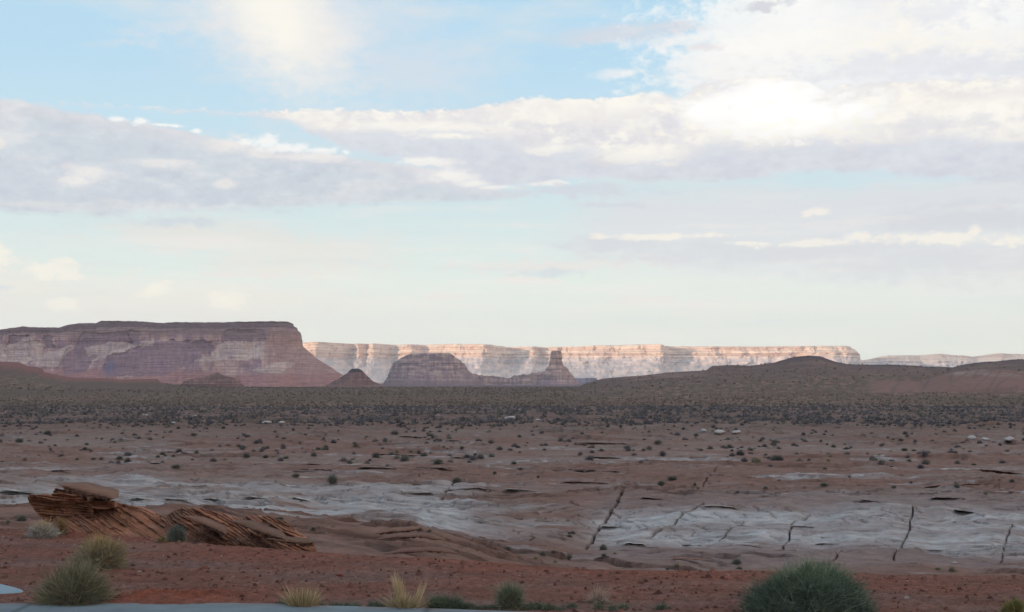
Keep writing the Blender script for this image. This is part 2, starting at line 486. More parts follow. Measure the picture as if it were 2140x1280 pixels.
def knots(u):
    ve = ci(u, V_EDGE)
    De = CAMZ / -te(ve)
    K = []
    K.append((De, 0 * u))
    Df = ci(u, [(0, 20), (350, 21), (700, 22), (1000, 26), (1200, 33), (1500, 38), (2140, 39)])
    vf = ci(u, [(-600, 1090), (0, 1101), (350, 1133), (700, 1156), (1000, 1180), (1200, 1190), (1500, 1196), (2140, 1204)])
    zf = CAMZ + te(vf) * Df
    K.append((De * 0.6 + Df * 0.4, 0.5 * zf - (Df - De) * 0.03))
    K.append((Df, zf))

    def kv(Dp, vp):
        D = ci(u, Dp) if isinstance(Dp, list) else Dp + 0 * u
        v = ci(u, vp) if isinstance(vp, list) else vp + 0 * u
        K.append((D, CAMZ + te(v) * D))
    kv([(0, 27), (350, 27), (700, 30), (1000, 33), (1200, 42), (1500, 44), (2140, 45)],
       [(0, 1068), (60, 1066), (200, 1068), (350, 1062), (480, 1078), (600, 1095), (700, 1104), (860, 1108), (930, 1125), (1060, 1152), (1200, 1160), (1500, 1142), (1800, 1146), (2140, 1158)])
    kv([(0, 36), (700, 40), (1000, 44), (1200, 46), (1500, 47), (2140, 48)],
       [(0, 1074), (350, 1078), (500, 1086), (700, 1110), (860, 1110), (1000, 1128), (1200, 1142), (1500, 1137), (2140, 1142)])
    kv([(0, 52), (350, 55), (700, 58), (1000, 62), (1200, 56), (1500, 54), (2140, 55)],
       [(0, 1015), (350, 1030), (700, 1040), (1000, 1028), (1200, 1042), (1500, 1045), (2140, 1048)])
    kv(70, [(0, 999), (700, 1004), (1200, 1008), (2140, 1012)])
    kv(110, 952)
    kv(170, 908)
    kv(240, 880)
    kv(420, 850)
    kv(560, [(-600, 840), (0, 838), (1200, 838), (1500, 832), (1780, 826), (1850, 824), (2140, 823), (2600, 820)])
    kv(650, [(-600, 830), (0, 830), (1215, 830), (1500, 820), (1700, 810), (1790, 812), (1830, 806), (1880, 806), (1920, 810), (1960, 790), (1990, 779), (2050, 772), (2100, 773), (2140, 777), (2600, 770)])
    kv(760, [(-600, 805), (0, 808), (300, 818), (600, 823), (1215, 823), (1300, 812), (1500, 795), (1700, 786), (1900, 784), (2000, 783), (2140, 778), (2600, 770)])
    kv(960, V_RIDGE)
    kv(1150, [(-600, 765), (0, 770), (100, 795), (300, 808), (600, 811), (1215, 811), (1300, 800), (1500, 785), (2140, 775), (2600, 770)])
    kv(1500, 809.0)
    kv(1750, 808.2)
    kv(2300, 804.5)
    kv(4200, 801.0)
    kv(7500, 799.0)
    kv(16000, 798.0)
    return K


CRACKS = [([(1905, 1050), (1900, 1068), (1893, 1110), (1880, 1135), (1863, 1168)], 3.0, 0.55),
          ([(1690, 1062), (1650, 1090), (1646, 1112), (1632, 1142)], 3.4, 0.45),
          ([(1470, 1052), (1425, 1072), (1402, 1098), (1345, 1120), (1290, 1128)], 3.2, 0.40),
          ([(1300, 1030), (1283, 1052), (1262, 1078), (1238, 1118), (1225, 1140)], 5.0, 0.5),
          ([(1560, 1080), (1530, 1100), (1500, 1125)], 2.2, 0.22),
          ([(2110, 1090), (2098, 1120), (2082, 1180)], 3.0, 0.30),
          ([(950, 1010), (940, 1025), (925, 1040)], 3.0, 0.25),
          ([(1760, 1150), (1740, 1168), (1715, 1188)], 3.0, 0.5),
          ([(1500, 975), (1480, 1000), (1450, 1032)], 1.6, 0.2)]
CRACKS = [(p, max(0.9, w * 0.30), d * 0.9) for p, w, d in CRACKS]
_r = random.Random(5)
for _k in range(70):          # short oblique joints in the pale rock
    _u = _r.uniform(1180, 2150); _v = _r.uniform(1042, 1100) if _k < 70 else _r.uniform(1100, 1185)
    _l = _r.uniform(10, 38)
    CRACKS.append(([(_u, _v), (_u + _l * 0.5, _v + _l * _r.uniform(0.1, 0.2)), (_u + _l, _v + _l * _r.uniform(0.25, 0.45))], 0.7, _r.uniform(0.03, 0.10)))
for _k in range(60):
    _u = _r.uniform(0, 1150); _v = _r.uniform(1015, 1100)
    _l = _r.uniform(10, 40)
    CRACKS.append(([(_u, _v), (_u + _l, _v + _l * _r.uniform(-0.1, 0.3))], 1.0, _r.uniform(0.06, 0.16)))


def seg_dist(u, v, pts):
    d = np.full(u.shape, 1e9)
    for (x0, y0), (x1, y1) in zip(pts[:-1], pts[1:]):
        vx, vy = x1 - x0, y1 - y0
        t = np.clip(((u - x0) * vx + (v - y0) * vy) / (vx * vx + vy * vy), 0, 1)
        d = np.minimum(d, np.hypot(u - x0 - t * vx, v - y0 - t * vy))
    return d


def terrain(X, Y, full=False):
    X = np.asarray(X, float); Y = np.asarray(Y, float)
    D = np.maximum(Y, 3.0)
    u = 1070.0 + F * X / D
    K = knots(u)
    L = np.log(D)
    z = np.zeros_like(L)
    for (D0, z0), (D1, z1) in zip(K[:-1], K[1:]):
        L0, L1 = np.log(D0), np.log(D1)
        t = (L - L0) / (L1 - L0)
        m = (t >= 0) & (t < 1)
        # linear in distance inside each step keeps slopes straight
        tt = (D - D0) / (D1 - D0)
        z = np.where(m, z0 + (z1 - z0) * tt, z)
    z = np.where(D >= K[-1][0], K[-1][1], z)
    De = K[0][0]
    vb = vof((z - CAMZ) / D)
    # --- relief
    rock = sst(D, De + 0.6, De + 5) * (1 - sst(D, 230, 420))
    lx = np.interp(L, np.log([10, 20, 40, 80, 200, 500, 1500]), [0.8, 1.0, 1.5, 3.0, 7.0, 20.0, 60.0])
    A = np.interp(L, np.log([14, 20, 30, 50, 80, 150, 300, 1000]), [0.02, 0.05, 0.12, 0.20, 0.30, 0.42, 0.40, 0.9])
    wx = X + 1.2 * pn(X / 9, Y / 9, 5); wy = Y + 1.2 * pn(X / 9, Y / 9, 6)
    bill = np.abs(pn(wx / 9.0, wy / 5.0, 11)) * 1.0 + 0.5 * np.abs(pn(wx / 3.1, wy / 2.1, 12)) + 0.2 * np.abs(pn(wx / 1.1, wy / 0.8, 13))
    billf = np.abs(pn(wx / 34.0, wy / 16.0, 14)) + 0.5 * np.abs(pn(wx / 13.0, wy / 8.0, 15)) + 0.25 * np.abs(pn(wx / 5, wy / 3.3, 16))
    mixf = sst(L, math.log(60), math.log(130))
    dz = rock * A * ((bill * (1 - mixf) + billf * mixf) * 2.6 - 1.0)
    white_r = sst(u, 1180, 1260) * sst(vb, 1030, 1052) * (1 - sst(vb, 1138, 1150)) * (D < 80)
    dz *= (1 - 0.72 * white_r)
    # bedding ledges: short risers that face the camera
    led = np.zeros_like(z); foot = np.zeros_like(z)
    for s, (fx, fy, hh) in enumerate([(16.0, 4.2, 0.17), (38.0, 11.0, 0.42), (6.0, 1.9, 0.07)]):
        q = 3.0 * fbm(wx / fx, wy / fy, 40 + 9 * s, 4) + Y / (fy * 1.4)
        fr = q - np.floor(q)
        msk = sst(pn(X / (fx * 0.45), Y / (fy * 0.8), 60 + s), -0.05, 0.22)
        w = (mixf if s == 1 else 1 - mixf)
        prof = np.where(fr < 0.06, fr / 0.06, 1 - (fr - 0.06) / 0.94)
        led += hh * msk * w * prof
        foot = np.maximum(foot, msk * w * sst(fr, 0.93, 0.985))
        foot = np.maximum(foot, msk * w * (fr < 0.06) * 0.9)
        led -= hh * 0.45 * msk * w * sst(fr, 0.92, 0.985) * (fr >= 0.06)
    dz += led * rock * (1 - 0.85 * white_r)
    far = sst(D, 300, 600) * (1 - sst(D, 1450, 1700))
    dz += far * (0.5 * fbm(X / 60, Y / 60, 70, 4) + 0.8 * fbm(X / 25, Y / 40, 71, 3) * sst(u, 1150, 1400))
    # fine roughness
    dz += rock * (0.035 * fbm(X / 0.9 , Y / 0.5, 80, 4)) * (1 + D / 60) * (1 - 0.5 * white_r)
    # white face: gentle horizontal beds, bulges and scoops
    dz += white_r * (0.10 * fbm(X / 4.5, (Y - 0.22 * X) / 1.4, 90, 4) + 0.07 * (np.abs(pn((X + 2 * Y) / 1.6, (Y - 0.1 * X) / 0.5, 91))))
    pq = X - 0.35 * Y
    dz += white_r * (0.36 * np.abs(pn(pq / 3.4 + 0.25 * pn(X / 2, Y / 2, 98), Y / 14, 99)) + 0.15 * np.abs(pn(pq / 1.3, (Y + 0.3 * X) / 3.0, 100)) - 0.18 + 0.05 * np.floor(3 * pn(X / 5, (Y - 0.1 * X) / 1.2, 101)) * 0.8)
    # gravel shelf
    sh = 1 - sst(D, De - 0.6, De + 0.8)
    dz += sh * (0.035 * fbm(X / 1.4, Y / 1.4, 95, 4)) * sst(D, 10.6, 11.4)
    dz += 0.075 * np.exp(-((X + 2.62) / 0.72) ** 2 - ((Y - 11.0) / 0.42) ** 2) * (1 + 0.6 * fbm(X / 0.25, Y / 0.25, 97, 3))
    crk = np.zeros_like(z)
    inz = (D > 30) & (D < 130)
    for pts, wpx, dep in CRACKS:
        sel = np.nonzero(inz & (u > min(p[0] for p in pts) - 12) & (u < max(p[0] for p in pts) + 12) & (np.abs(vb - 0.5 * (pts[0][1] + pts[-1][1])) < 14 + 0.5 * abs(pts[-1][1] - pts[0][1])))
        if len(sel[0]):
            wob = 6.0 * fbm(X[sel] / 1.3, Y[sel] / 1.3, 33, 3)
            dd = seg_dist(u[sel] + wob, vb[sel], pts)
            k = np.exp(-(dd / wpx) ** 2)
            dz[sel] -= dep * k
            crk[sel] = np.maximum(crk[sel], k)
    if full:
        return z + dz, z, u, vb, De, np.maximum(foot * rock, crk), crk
    return z + dz


# albedos
C_WHITE = albedo((147, 147, 156)); C_PALE = albedo((120, 111, 117)); C_TAN = albedo((114, 99, 98)); C_RED = albedo((107, 84, 80))
C_SOIL = albedo((99, 84, 82)); C_GRAV = albedo((106, 71, 64)); C_GRAV2 = albedo((104, 80, 77)); C_RSAND = albedo((118, 66, 52))
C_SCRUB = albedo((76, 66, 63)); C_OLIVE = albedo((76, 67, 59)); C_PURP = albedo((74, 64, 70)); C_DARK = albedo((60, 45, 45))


def lerp(a, b, t):
    t = np.asarray(t)[..., None]
    return a * (1 - t) + b * t


def ground_colour(X, Y, z, u, vb, De, foot, crk):
    D = Y
    n1 = fbm(X / 12, Y / 5, 201, 5); n2 = fbm(X / 3, Y / 1.3, 202, 5); n3 = fbm(X / 40, Y / 22, 203, 5); n4 = fbm(X / 1.2, Y / 0.5, 204, 4)
    vv = vb + 9 * n1
    # gravel
    g = lerp(C_GRAV, C_GRAV2, sst(fbm(X / 1.6, Y / 0.8, 205, 4), -0.25, 0.35))
    g = lerp(g, C_RSAND, np.exp(-((X + 2.62) / 0.85) ** 2 - ((Y - 11.0) / 0.5) ** 2) * 0.95)
    g = lerp(g, C_RSAND * 1.05, 0.35 * sst(D, De - 1.6, De - 0.2))
    gf = fbm(X / 0.10, Y / 0.14, 207, 5, gain=0.7); gw = fbm(X / 1.1, Y / 0.35, 208, 5, gain=0.6)
    g = g * np.clip(1 + 0.34 * gf + 0.22 * gw, 0.45, 1.7)[..., None]
    rf = fbm(X / 0.9, Y / 0.35, 209, 6, gain=0.68)
    # slickrock base
    r = lerp(C_RED, C_TAN, sst(n3 + 0.5 * n1, -0.35, 0.3))
    r = lerp(r, C_PALE, sst(n1 + 0.4 * n2, 0.05, 0.5) * 0.75)
    W = np.zeros_like(vb)
    wl = sst(vv, 1000, 1022) * (1 - sst(vv, 1092 + 12 * sst(u, 600, 800), 1112 + 12 * sst(u, 600, 800))) * (1 - sst(u, 930, 1060)) * (D > 33)
    W = np.maximum(W, wl * sst(n1 + 0.5 * n2, -0.5, 0.15) * (0.55 + 0.45 * sst(vv, 1030, 1080)))
    wc = sst(vv, 1040, 1070) * (1 - sst(vv, 1105, 1130)) * sst(u, 860, 1000) * (1 - sst(u, 1240, 1300)) * (D > 33)
    W = np.maximum(W, 0.50 * wc * sst(n1 + 0.6 * n2, -0.3, 0.35))
    wr = sst(vv, 1042, 1078) * (1 - sst(vv, 1120 + 22 * sst(u, 1800, 2000), 1150 + 25 * sst(u, 1800, 2000))) * sst(u, 1180, 1290) * (D > 43)
    W = np.maximum(W, wr * (0.5 + 0.5 * sst(fbm(X / 14, (Y - 0.15 * X) / 1.1, 206, 5) + 0.3 * n4, -0.3, 0.25)))
    W = np.maximum(W, 0.7 * sst(n1 + 0.55 * n4, 0.42, 0.60) * (vb < 1045) * (D < 260) * (D > 60))
    pal = sst(vv, 1020, 1045) * (1 - sst(vv, 1170, 1190)) * sst(u, 1180, 1300)
    r = lerp(r, C_PALE * 0.97, 0.6 * pal)
    r = lerp(r, C_WHITE, W)
    # warm soil pockets along hollows
    r = lerp(r, C_RED * 1.02, 0.45 * sst(-n2, 0.15, 0.5) * (1 - 0.8 * W))
    near = (D < 33) & (D > De)
    r = lerp(r, lerp(C_RED, albedo((112, 86, 80)), sst(n2, -0.3, 0.4)), np.where(near & (u < 1080), 0.85, 0.0))
    bed = np.abs(pn(X / 7, (Y - 0.15 * X + 0.5 * n2) / 0.55, 216)) + 0.5 * np.abs(pn(X / 3, (Y - 0.1 * X) / 0.25, 217))
    r = r * np.clip(1 + (0.20 + 0.12 * W) * rf - 0.30 * sst(bed, 0.12, 0.0) * (D < 100), 0.55, 1.4)[..., None]
    r = lerp(r, C_DARK, 0.6 * np.clip(foot, 0, 1) * (1 - 0.3 * W))  # ledge feet and cracks: recess shade put into the colour, with dark varnish
    # plain
    p = lerp(C_SCRUB, C_SOIL, sst(fbm(X / 9, Y / 9, 210, 4), -0.1, 0.35))
    p2 = lerp(C_OLIVE, albedo((114, 94, 86)), 0.9 * sst(fbm(X / 4.5, Y / 10, 211, 3), 0.13, 0.26) * sst(fbm(X / 120, Y / 160, 214, 2) + 0.5 * sst(u, 1100, 1500), -0.1, 0.35))
    p2 = lerp(p2, albedo((82, 66, 62)), 0.5 * sst(fbm(X / 70, Y / 150, 212, 3), 0.0, 0.4))
    p = lerp(p, p2, sst(D + 40 * n3, 400, 460))
    hillr = sst(u, 1180, 1320) * sst(D, 640, 900)
    p = lerp(p, lerp(albedo((80, 67, 68)), albedo((98, 81, 77)), sst(fbm(X / 45, Y / 30, 213, 5), -0.05, 0.4)), hillr * 0.8)
    capm = sst(u, 1930, 1970) * (D > 575) * (D < 700)
    p = lerp(p, albedo((106, 84, 80)), sst(u, 1790, 1850) * (1 - sst(np.abs(D - 630), 50, 80)) * 0.9)
    p = lerp(p, albedo((116, 107, 106)), capm * sst(vb + 5 * n3, 786, 781) * sst(n1 + n3, -0.5, 0.1))
    p = lerp(p, C_PURP, 0.5 * (u > 1800) * (D > 560) * (D < 720) * sst(np.abs(pn(u / 34 + (vb - 790) / 30, vb / 60, 215)), 0.10, 0.0))
    p = lerp(p, albedo((110, 94, 92)), 0.8 * sst(u, 1290, 1340) * (1 - sst(u, 1460, 1500)) * (D > 860) * (D < 985) * sst(n3, -0.3, 0.2))
    p = lerp(p, C_PURP * 0.8, sst(u, 1480, 1560) * sst(D, 900, 960))
    leftr = (1 - sst(u, 330, 345)) * sst(D, 860, 930)
    p = lerp(p, albedo((104, 70, 68)), leftr * 0.95)
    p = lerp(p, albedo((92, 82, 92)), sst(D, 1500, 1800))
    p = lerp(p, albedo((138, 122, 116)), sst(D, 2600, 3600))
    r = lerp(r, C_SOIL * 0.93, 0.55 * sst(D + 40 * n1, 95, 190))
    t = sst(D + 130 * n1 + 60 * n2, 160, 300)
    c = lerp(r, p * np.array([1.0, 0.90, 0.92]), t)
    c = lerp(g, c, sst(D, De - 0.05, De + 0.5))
    return c


def build_ground():
    us = np.concatenate([np.linspace(-6000, -330, 70)[:-1], np.arange(-330, 2471, 2.1), np.linspace(2475, 8000, 70)])
    a = (us - 1070.0) / F
    l1 = np.arange(math.log(10.2), math.log(34), 0.0040)
    l2 = np.arange(math.log(34), math.log(64), 0.0023)
    l3 = np.arange(math.log(64), math.log(600), 0.0040)
    l4 = np.arange(math.log(600), math.log(1700), 0.006)
    l5 = np.linspace(math.log(1700), math.log(12500), 60)
    Ds = np.exp(np.concatenate([l1, l2, l3, l4, l5]))
    X = a[None, :] * Ds[:, None]
    Y = np.repeat(Ds[:, None], len(a), 1)
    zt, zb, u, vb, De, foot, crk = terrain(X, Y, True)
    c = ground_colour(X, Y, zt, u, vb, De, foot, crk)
    nr, nc = X.shape
    co = np.stack([X, Y, zt], -1).reshape(-1, 3)
    cc = c.reshape(-1, 3)
    fc = grid_faces(nr, nc)
    Df = Y.reshape(-1)[fc[:, 0]]; uf = u.reshape(-1)[fc[:, 0]]; Def = De.reshape(-1)[fc[:, 0]]
    cls = np.where(Df < Def + 0.3, 0, np.where(Df < 255, 1, np.where(Df > 1700, 4, np.where((uf > 1225) & (Df > 560), 3, 2))))
    for k, (nm, mt, lab) in enumerate([('gravel_ground', M_gravel, 'red gravel shelf strewn with small stones beside the pavement'),
                                       ('slickrock_ground', M_slick, 'bare pink and white sandstone slickrock with ledges and cracks'),
                                       ('desert_plain', M_plain, 'wide brown plain dotted with scrub'),
                                       ('hill', M_plain, 'long dark scrubby hill on the right with a low mound on top'),
                                       ('valley_floor', M_plain, 'far purple flats under the mesas')]):
        f = fc[cls == k]
        idx = np.unique(f)
        mp = np.full(len(co), -1, np.int64); mp[idx] = np.arange(len(idx))
        o = mesh_obj(nm, co[idx], mp[f], mt, cols=cc[idx], smooth=True)
        tag(o, lab, 'ground' if k != 3 else 'hill', kind='structure')


build_ground()


# ground under and behind the camera
def plain_sheet():
    xs = np.concatenate([-np.geomspace(14000, 8, 30), np.linspace(-7, 7, 20), np.geomspace(8, 14000, 30)])
    ys = np.concatenate([-np.geomspace(5000, 6, 30), np.linspace(-5, 10.2, 30)])
    X, Y = np.meshgrid(xs, ys)
    D = np.hypot(X, np.minimum(Y, 0))
    z = -0.06 + 0 * X + 0.3 * fbm(X / 40, Y / 40, 300, 3) * sst(D, 30, 200)
    # join the front edge of the ground sheet
    t = sst(Y, 9.0, 10.2)
    z = np.where(Y > 8.9, z * (1 - t) + t * terrain(X, np.full_like(Y, 10.2)), z)
    c = np.broadcast_to(C_GRAV, X.shape + (3,)).reshape(-1, 3)
    o = mesh_obj('soil_ground', np.stack([X, Y, z], -1).reshape(-1, 3), grid_faces(*X.shape), M_gravel, cols=c, smooth=True)
    tag(o, 'red desert soil around the car park', 'ground', kind='structure')


plain_sheet()


# pavement with a rounded kerb edge along the bottom of the view
def pavement():
    xs = np.concatenate([np.linspace(-40, -6, 30)[:-1], np.linspace(-6, 3, 200), np.linspace(3, 40, 30)[1:]])
    vb = np.interp(1070 + F * xs / 10.5, [-2000, 0, 470, 930, 1500, 3000, 9000], [1266, 1268.5, 1267, 1280, 1300, 1345, 1500])
    ye = CAMZ / -te(vb) + 0.012 * fbm(xs / 0.5, xs * 0, 310, 4)
    prof = [(-17.0, 0.0), (-6.0, 0.0), (-2.0, 0.0), (-0.6, 0.0), (-0.4, 0.0), (-0.3, 0.0), (-0.22, 0.0), (-0.15, 0.0), (-0.10, 0.0), (-0.06, 0.0), (-0.03, -0.004), (-0.008, -0.012), (0.0, -0.03), (0.004, -0.16)]
    co = []
    for dy, dz in prof:
        co.append(np.stack([xs, ye + dy, 0.035 + dz + 0.004 * pn(xs * 3, xs * 0 + dy, 311)], -1))
    co = np.array(co)
    nr, nc = co.shape[:2]
    base = albedo((92, 104, 116))
    n = fbm(co[..., 0] / 0.3, co[..., 1] / 0.2, 312, 4)
    c = base[None, None, :] * (1 + 0.25 * n[..., None])
    sand = sst(fbm(co[..., 0] / 0.35, co[..., 1] / 0.10, 313, 5) + 0.25, -0.05, 0.35) * sst(co[..., 1] - ye[None, :], -0.25, 0.0)
    c = lerp(c, C_GRAV2, 0.7 * sand)
    jt = np.minimum.reduce([np.abs(xs - j) for j in (-3.62, -0.62, 2.4, -6.6, 5.4)])
    c = c * (1 - 0.45 * (jt < 0.02))[None, :, None]
    o = mesh_obj('pavement', co.reshape(-1, 3), grid_faces(nr, nc)[:, ::-1], M_conc, cols=c.reshape(-1, 3), smooth=False)
    tag(o, 'strip of grey concrete pavement along the bottom of the view', 'pavement', kind='structure')
    # low concrete drain apron, bottom left
    cx, cy = PX(-34, 1232, 11.45)[:2]
    N = 60; R = 12
    P = []
    for i in range(R + 1):
        r = i / R
        for k in range(N):
            th = 2 * math.pi * k / N
            x = cx + 0.34 * r * math.cos(th)
            y = cy + 0.12 * r * math.sin(th)
            h = 0.085 * (1 - r ** 1.4) if r < 1 else -0.03
            P.append((x, y, h + 0.01 * (math.sin(th * 2) * r)))
    P = np.array(P)
    o = mesh_obj('concrete_apron', P, grid_faces(R + 1, N, True), M_conc, cols=np.broadcast_to(albedo((112, 132, 152)), (len(P), 3)), smooth=True)
    tag(o, 'pale blue-grey concrete hump at the left edge beside the round bush', 'kerb')


pavement()


# ------------------------------------------------------------------ lofted rock masses
def loft(name, side, ztopf, zbase, Dc, depth, disp, colf, mat, nf=300, nv=60, ntop=4, top_in=None, hpow=1.0, parent=None, roundness=0.5, ysk=0.0):
    """side: list of (h, uL, uR) from base (h=0) to rim (h=1), u in photo pixels at distance Dc; the plan is a rounded
    rectangle of the given depth(h). ztopf(u)->z of the rim. disp(u, z, h, front)->outward metres."""
    hs_ = np.linspace(0, 1, nv)
    sa = np.array(side, float)
    uL = np.interp(hs_, sa[:, 0], sa[:, 1]); uR = np.interp(hs_, sa[:, 0], sa[:, 2])
    # plan parameter
    nb = max(16, nf // 5)
    th = np.concatenate([np.linspace(math.pi, 2 * math.pi, nf, endpoint=False), np.linspace(0, math.pi, nb, endpoint=False)])
    # even spacing in x for the front
    fx = np.concatenate([np.linspace(-1, 1, nf, endpoint=False), np.linspace(1, -1, nb, endpoint=False)])
    e = 1.0 / max(roundness, 0.02)
    yy = (1 - np.abs(fx) ** e) ** (1 / e)
    yy[:nf] *= -1
    rows = []; cols = []
    s = Dc / F
    Dep = np.interp(hs_, [p[0] for p in depth], [p[1] for p in depth])
    for i, h in enumerate(hs_):
        c = (uL[i] + uR[i]) / 2; w = (uR[i] - uL[i]) / 2
        u = c + fx * w
        Yr = yy * Dep[i]
        Y = Dc + Yr + ysk * (u - 1070) * s
        X = (u - 1070) / F * Y
        zt = ztopf(u)
        z = zbase + (zt - zbase) * h ** hpow
        nx = fx * 0.6; ny = yy
        ln = np.hypot(nx * Dep[i], ny * max(w * s, 1e-3)) + 1e-6
        nx = nx * Dep[i] / ln; ny = ny * max(w * s, 1e-3) / ln
        ny = np.where(np.abs(yy) < 0.02, 0, ny)
        fr = yy <= 0
        d = disp(u, z, h, fr)
        X = X + nx * d * 1.0; Y = Y + ny * d
        rows.append(np.stack([X, Y, z], -1)); cols.append(colf(u, z, h, fr))
    top = rows[-1]
    ctr = top.mean(0)
    for k in range(1, ntop + 1):
        t = k / ntop * 0.999
        r = top * 1.0
        r[:, 0] = top[:, 0]; r[:, 1] = top[:, 1] * (1 - t) + (Dc + ysk * (top[:, 0])) * t
        r[:, 0] = top[:, 0] * r[:, 1] / top[:, 1]
        rows.append(r); cols.append(cols[-1])
    co = np.array(rows)
    nr, nc = co.shape[:2]
    return mesh_obj(name, co.reshape(-1, 3), grid_faces(nr, nc, True), mat, cols=np.array(cols).reshape(-1, 3), parent=parent, smooth=True)


def zv(v, D):
    return CAMZ + te(v) * D


def inset_profile(pts, h):
    return np.interp(h, [p[0] for p in pts], [p[1] for p in pts])


# --- the big mesa on the left
MD = 1760.0
MS = MD / F
BM_TOP = [(-900, 700), (-300, 694), (0, 689), (45, 682), (85, 684), (125, 684), (140, 679), (165, 675), (200, 675), (212, 670), (285, 671), (342, 675), (352, 673), (460, 673), (560, 670), (600, 669), (612, 671), (760, 672)]
SHELF = [  # (line points, protrusion m, softness px): rock below these lines stands forward
    ([(-300, 760), (0, 748), (60, 757), (130, 735), (145, 722), (165, 722), (190, 745), (400, 812), (900, 830)], 9, 3),
    ([(-300, 830), (150, 830), (188, 790), (196, 760), (210, 745), (232, 738), (262, 726), (300, 712), (345, 708), (400, 716), (430, 735), (470, 800), (900, 830)], 11, 3),
    ([(-300, 830), (350, 815), (395, 772), (430, 757), (470, 742), (520, 732), (548, 712), (575, 722), (590, 760), (620, 800), (900, 830)], 10, 4),
    ([(-300, 830), (440, 815), (470, 782), (540, 766), (600, 758), (640, 770), (700, 790), (900, 830)], 9, 4),
    ([(-300, 800), (60, 795), (100, 782), (200, 780), (300, 786), (400, 784), (600, 780), (900, 800)], 10, 5),
]


def bm_disp(u, z, h, fr):
    v = vof((z - CAMZ) / (MD - 120))
    uw = u + 14 * pn(u / 60, v / 30, 400) + 4 * pn(u / 14, v / 10, 401)
    vw = v + 6 * pn(u / 50, v / 40, 402) + 2.0 * pn(u / 9, v / 12, 403)
    d = np.zeros_like(u)
    for pts, p, w in SHELF:
        d += p * sst(vw - ci(uw, pts), -w, w * 1.5)
    for p_ in DARKS:
        d = d - 1.6 * poly_in(u + 7 * fbm(u / 24, v / 14, 437, 5, gain=0.65), v + 4.5 * fbm(u / 16, v / 12, 438, 5, gain=0.65), p_)
    base_out = inset_profile([(0, 36), (0.1, 22), (0.25, 12), (0.4, 7), (0.7, 4.0), (0.86, 3.0), (0.9, 1.5), (0.95, 0.8), (1, 0)], h)
    ribs = 5.0 * fbm(u / 42, v / 160, 410, 4) + 2.2 * np.abs(pn(u / 15, v / 90, 414)) + 0.8 * pn(u / 5, v / 50, 415)
    strat = (0.9 + 0.8 * pn(u / 60, 0, 419)) * (hs(np.floor((v + 2.0 * pn(u / 80, 0, 417)) / 3.4), 5) - 0.5) * np.interp(h, [0, 0.6, 0.78, 1.0], [0.5, 0.4, 1.9, 2.0])
    side = 1 - 0.8 * sst(u, 575, 625)
    return d * side + base_out * 0.3 * side + ribs * side * np.interp(h, [0, 0.15, 0.85, 1], [1.3, 1.3, 0.8, 0.35]) + strat * (0.4 + 0.6 * side) + 1.6 * (1 - side) * fbm(u / 9, v / 7, 418, 3)


def poly_in(u, v, pts):
    """1 inside a polygon"""
    ins = np.zeros(np.shape(u), bool)
    n = len(pts)
    for i in range(n):
        x0, y0 = pts[i]; x1, y1 = pts[(i + 1) % n]
        if y0 == y1:
            continue
        c = ((y0 > v) != (y1 > v)) & (u < (x1 - x0) * (v - y0) / (y1 - y0) + x0)
        ins ^= c
    return ins.astype(float)


PALES = [[(67, 761), (91, 738), (141, 722), (161, 721), (145, 738), (135, 754), (131, 764), (71, 765)], [(-60, 752), (0, 752), (60, 763), (67, 750), (40, 752), (-60, 747)],
         [(202, 741), (229, 734), (262, 729), (289, 721), (305, 711), (333, 712), (323, 719), (296, 724), (279, 731), (242, 738), (219, 751), (197, 758)],
         [(407, 756), (434, 744), (458, 719), (471, 712), (552, 711), (548, 751), (505, 749), (485, 744), (464, 753)], [(480, 754), (498, 743), (525, 738), (538, 721), (546, 738), (538, 748), (525, 753)],
         [(532, 771), (589, 756), (616, 758), (599, 771), (579, 781), (525, 775)], [(182, 724), (230, 714), (276, 717), (279, 731), (229, 734), (202, 741), (185, 745)], [(258, 786), (290, 787), (290, 790), (256, 790)],
         [(-300, 700), (-60, 705), (20, 720), (60, 700), (90, 720), (84, 752), (-300, 752)]]
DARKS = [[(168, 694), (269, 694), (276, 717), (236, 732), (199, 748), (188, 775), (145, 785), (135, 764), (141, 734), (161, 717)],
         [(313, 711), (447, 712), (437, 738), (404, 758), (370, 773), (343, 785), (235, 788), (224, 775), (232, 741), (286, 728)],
         [(471, 686), (552, 686), (552, 709), (468, 709)], [(268, 690), (292, 690), (292, 718), (280, 722), (272, 715)], [(20, 700), (58, 700), (62, 745), (30, 748), (10, 740)], [(92, 700), (110, 700), (112, 725), (90, 728)]]


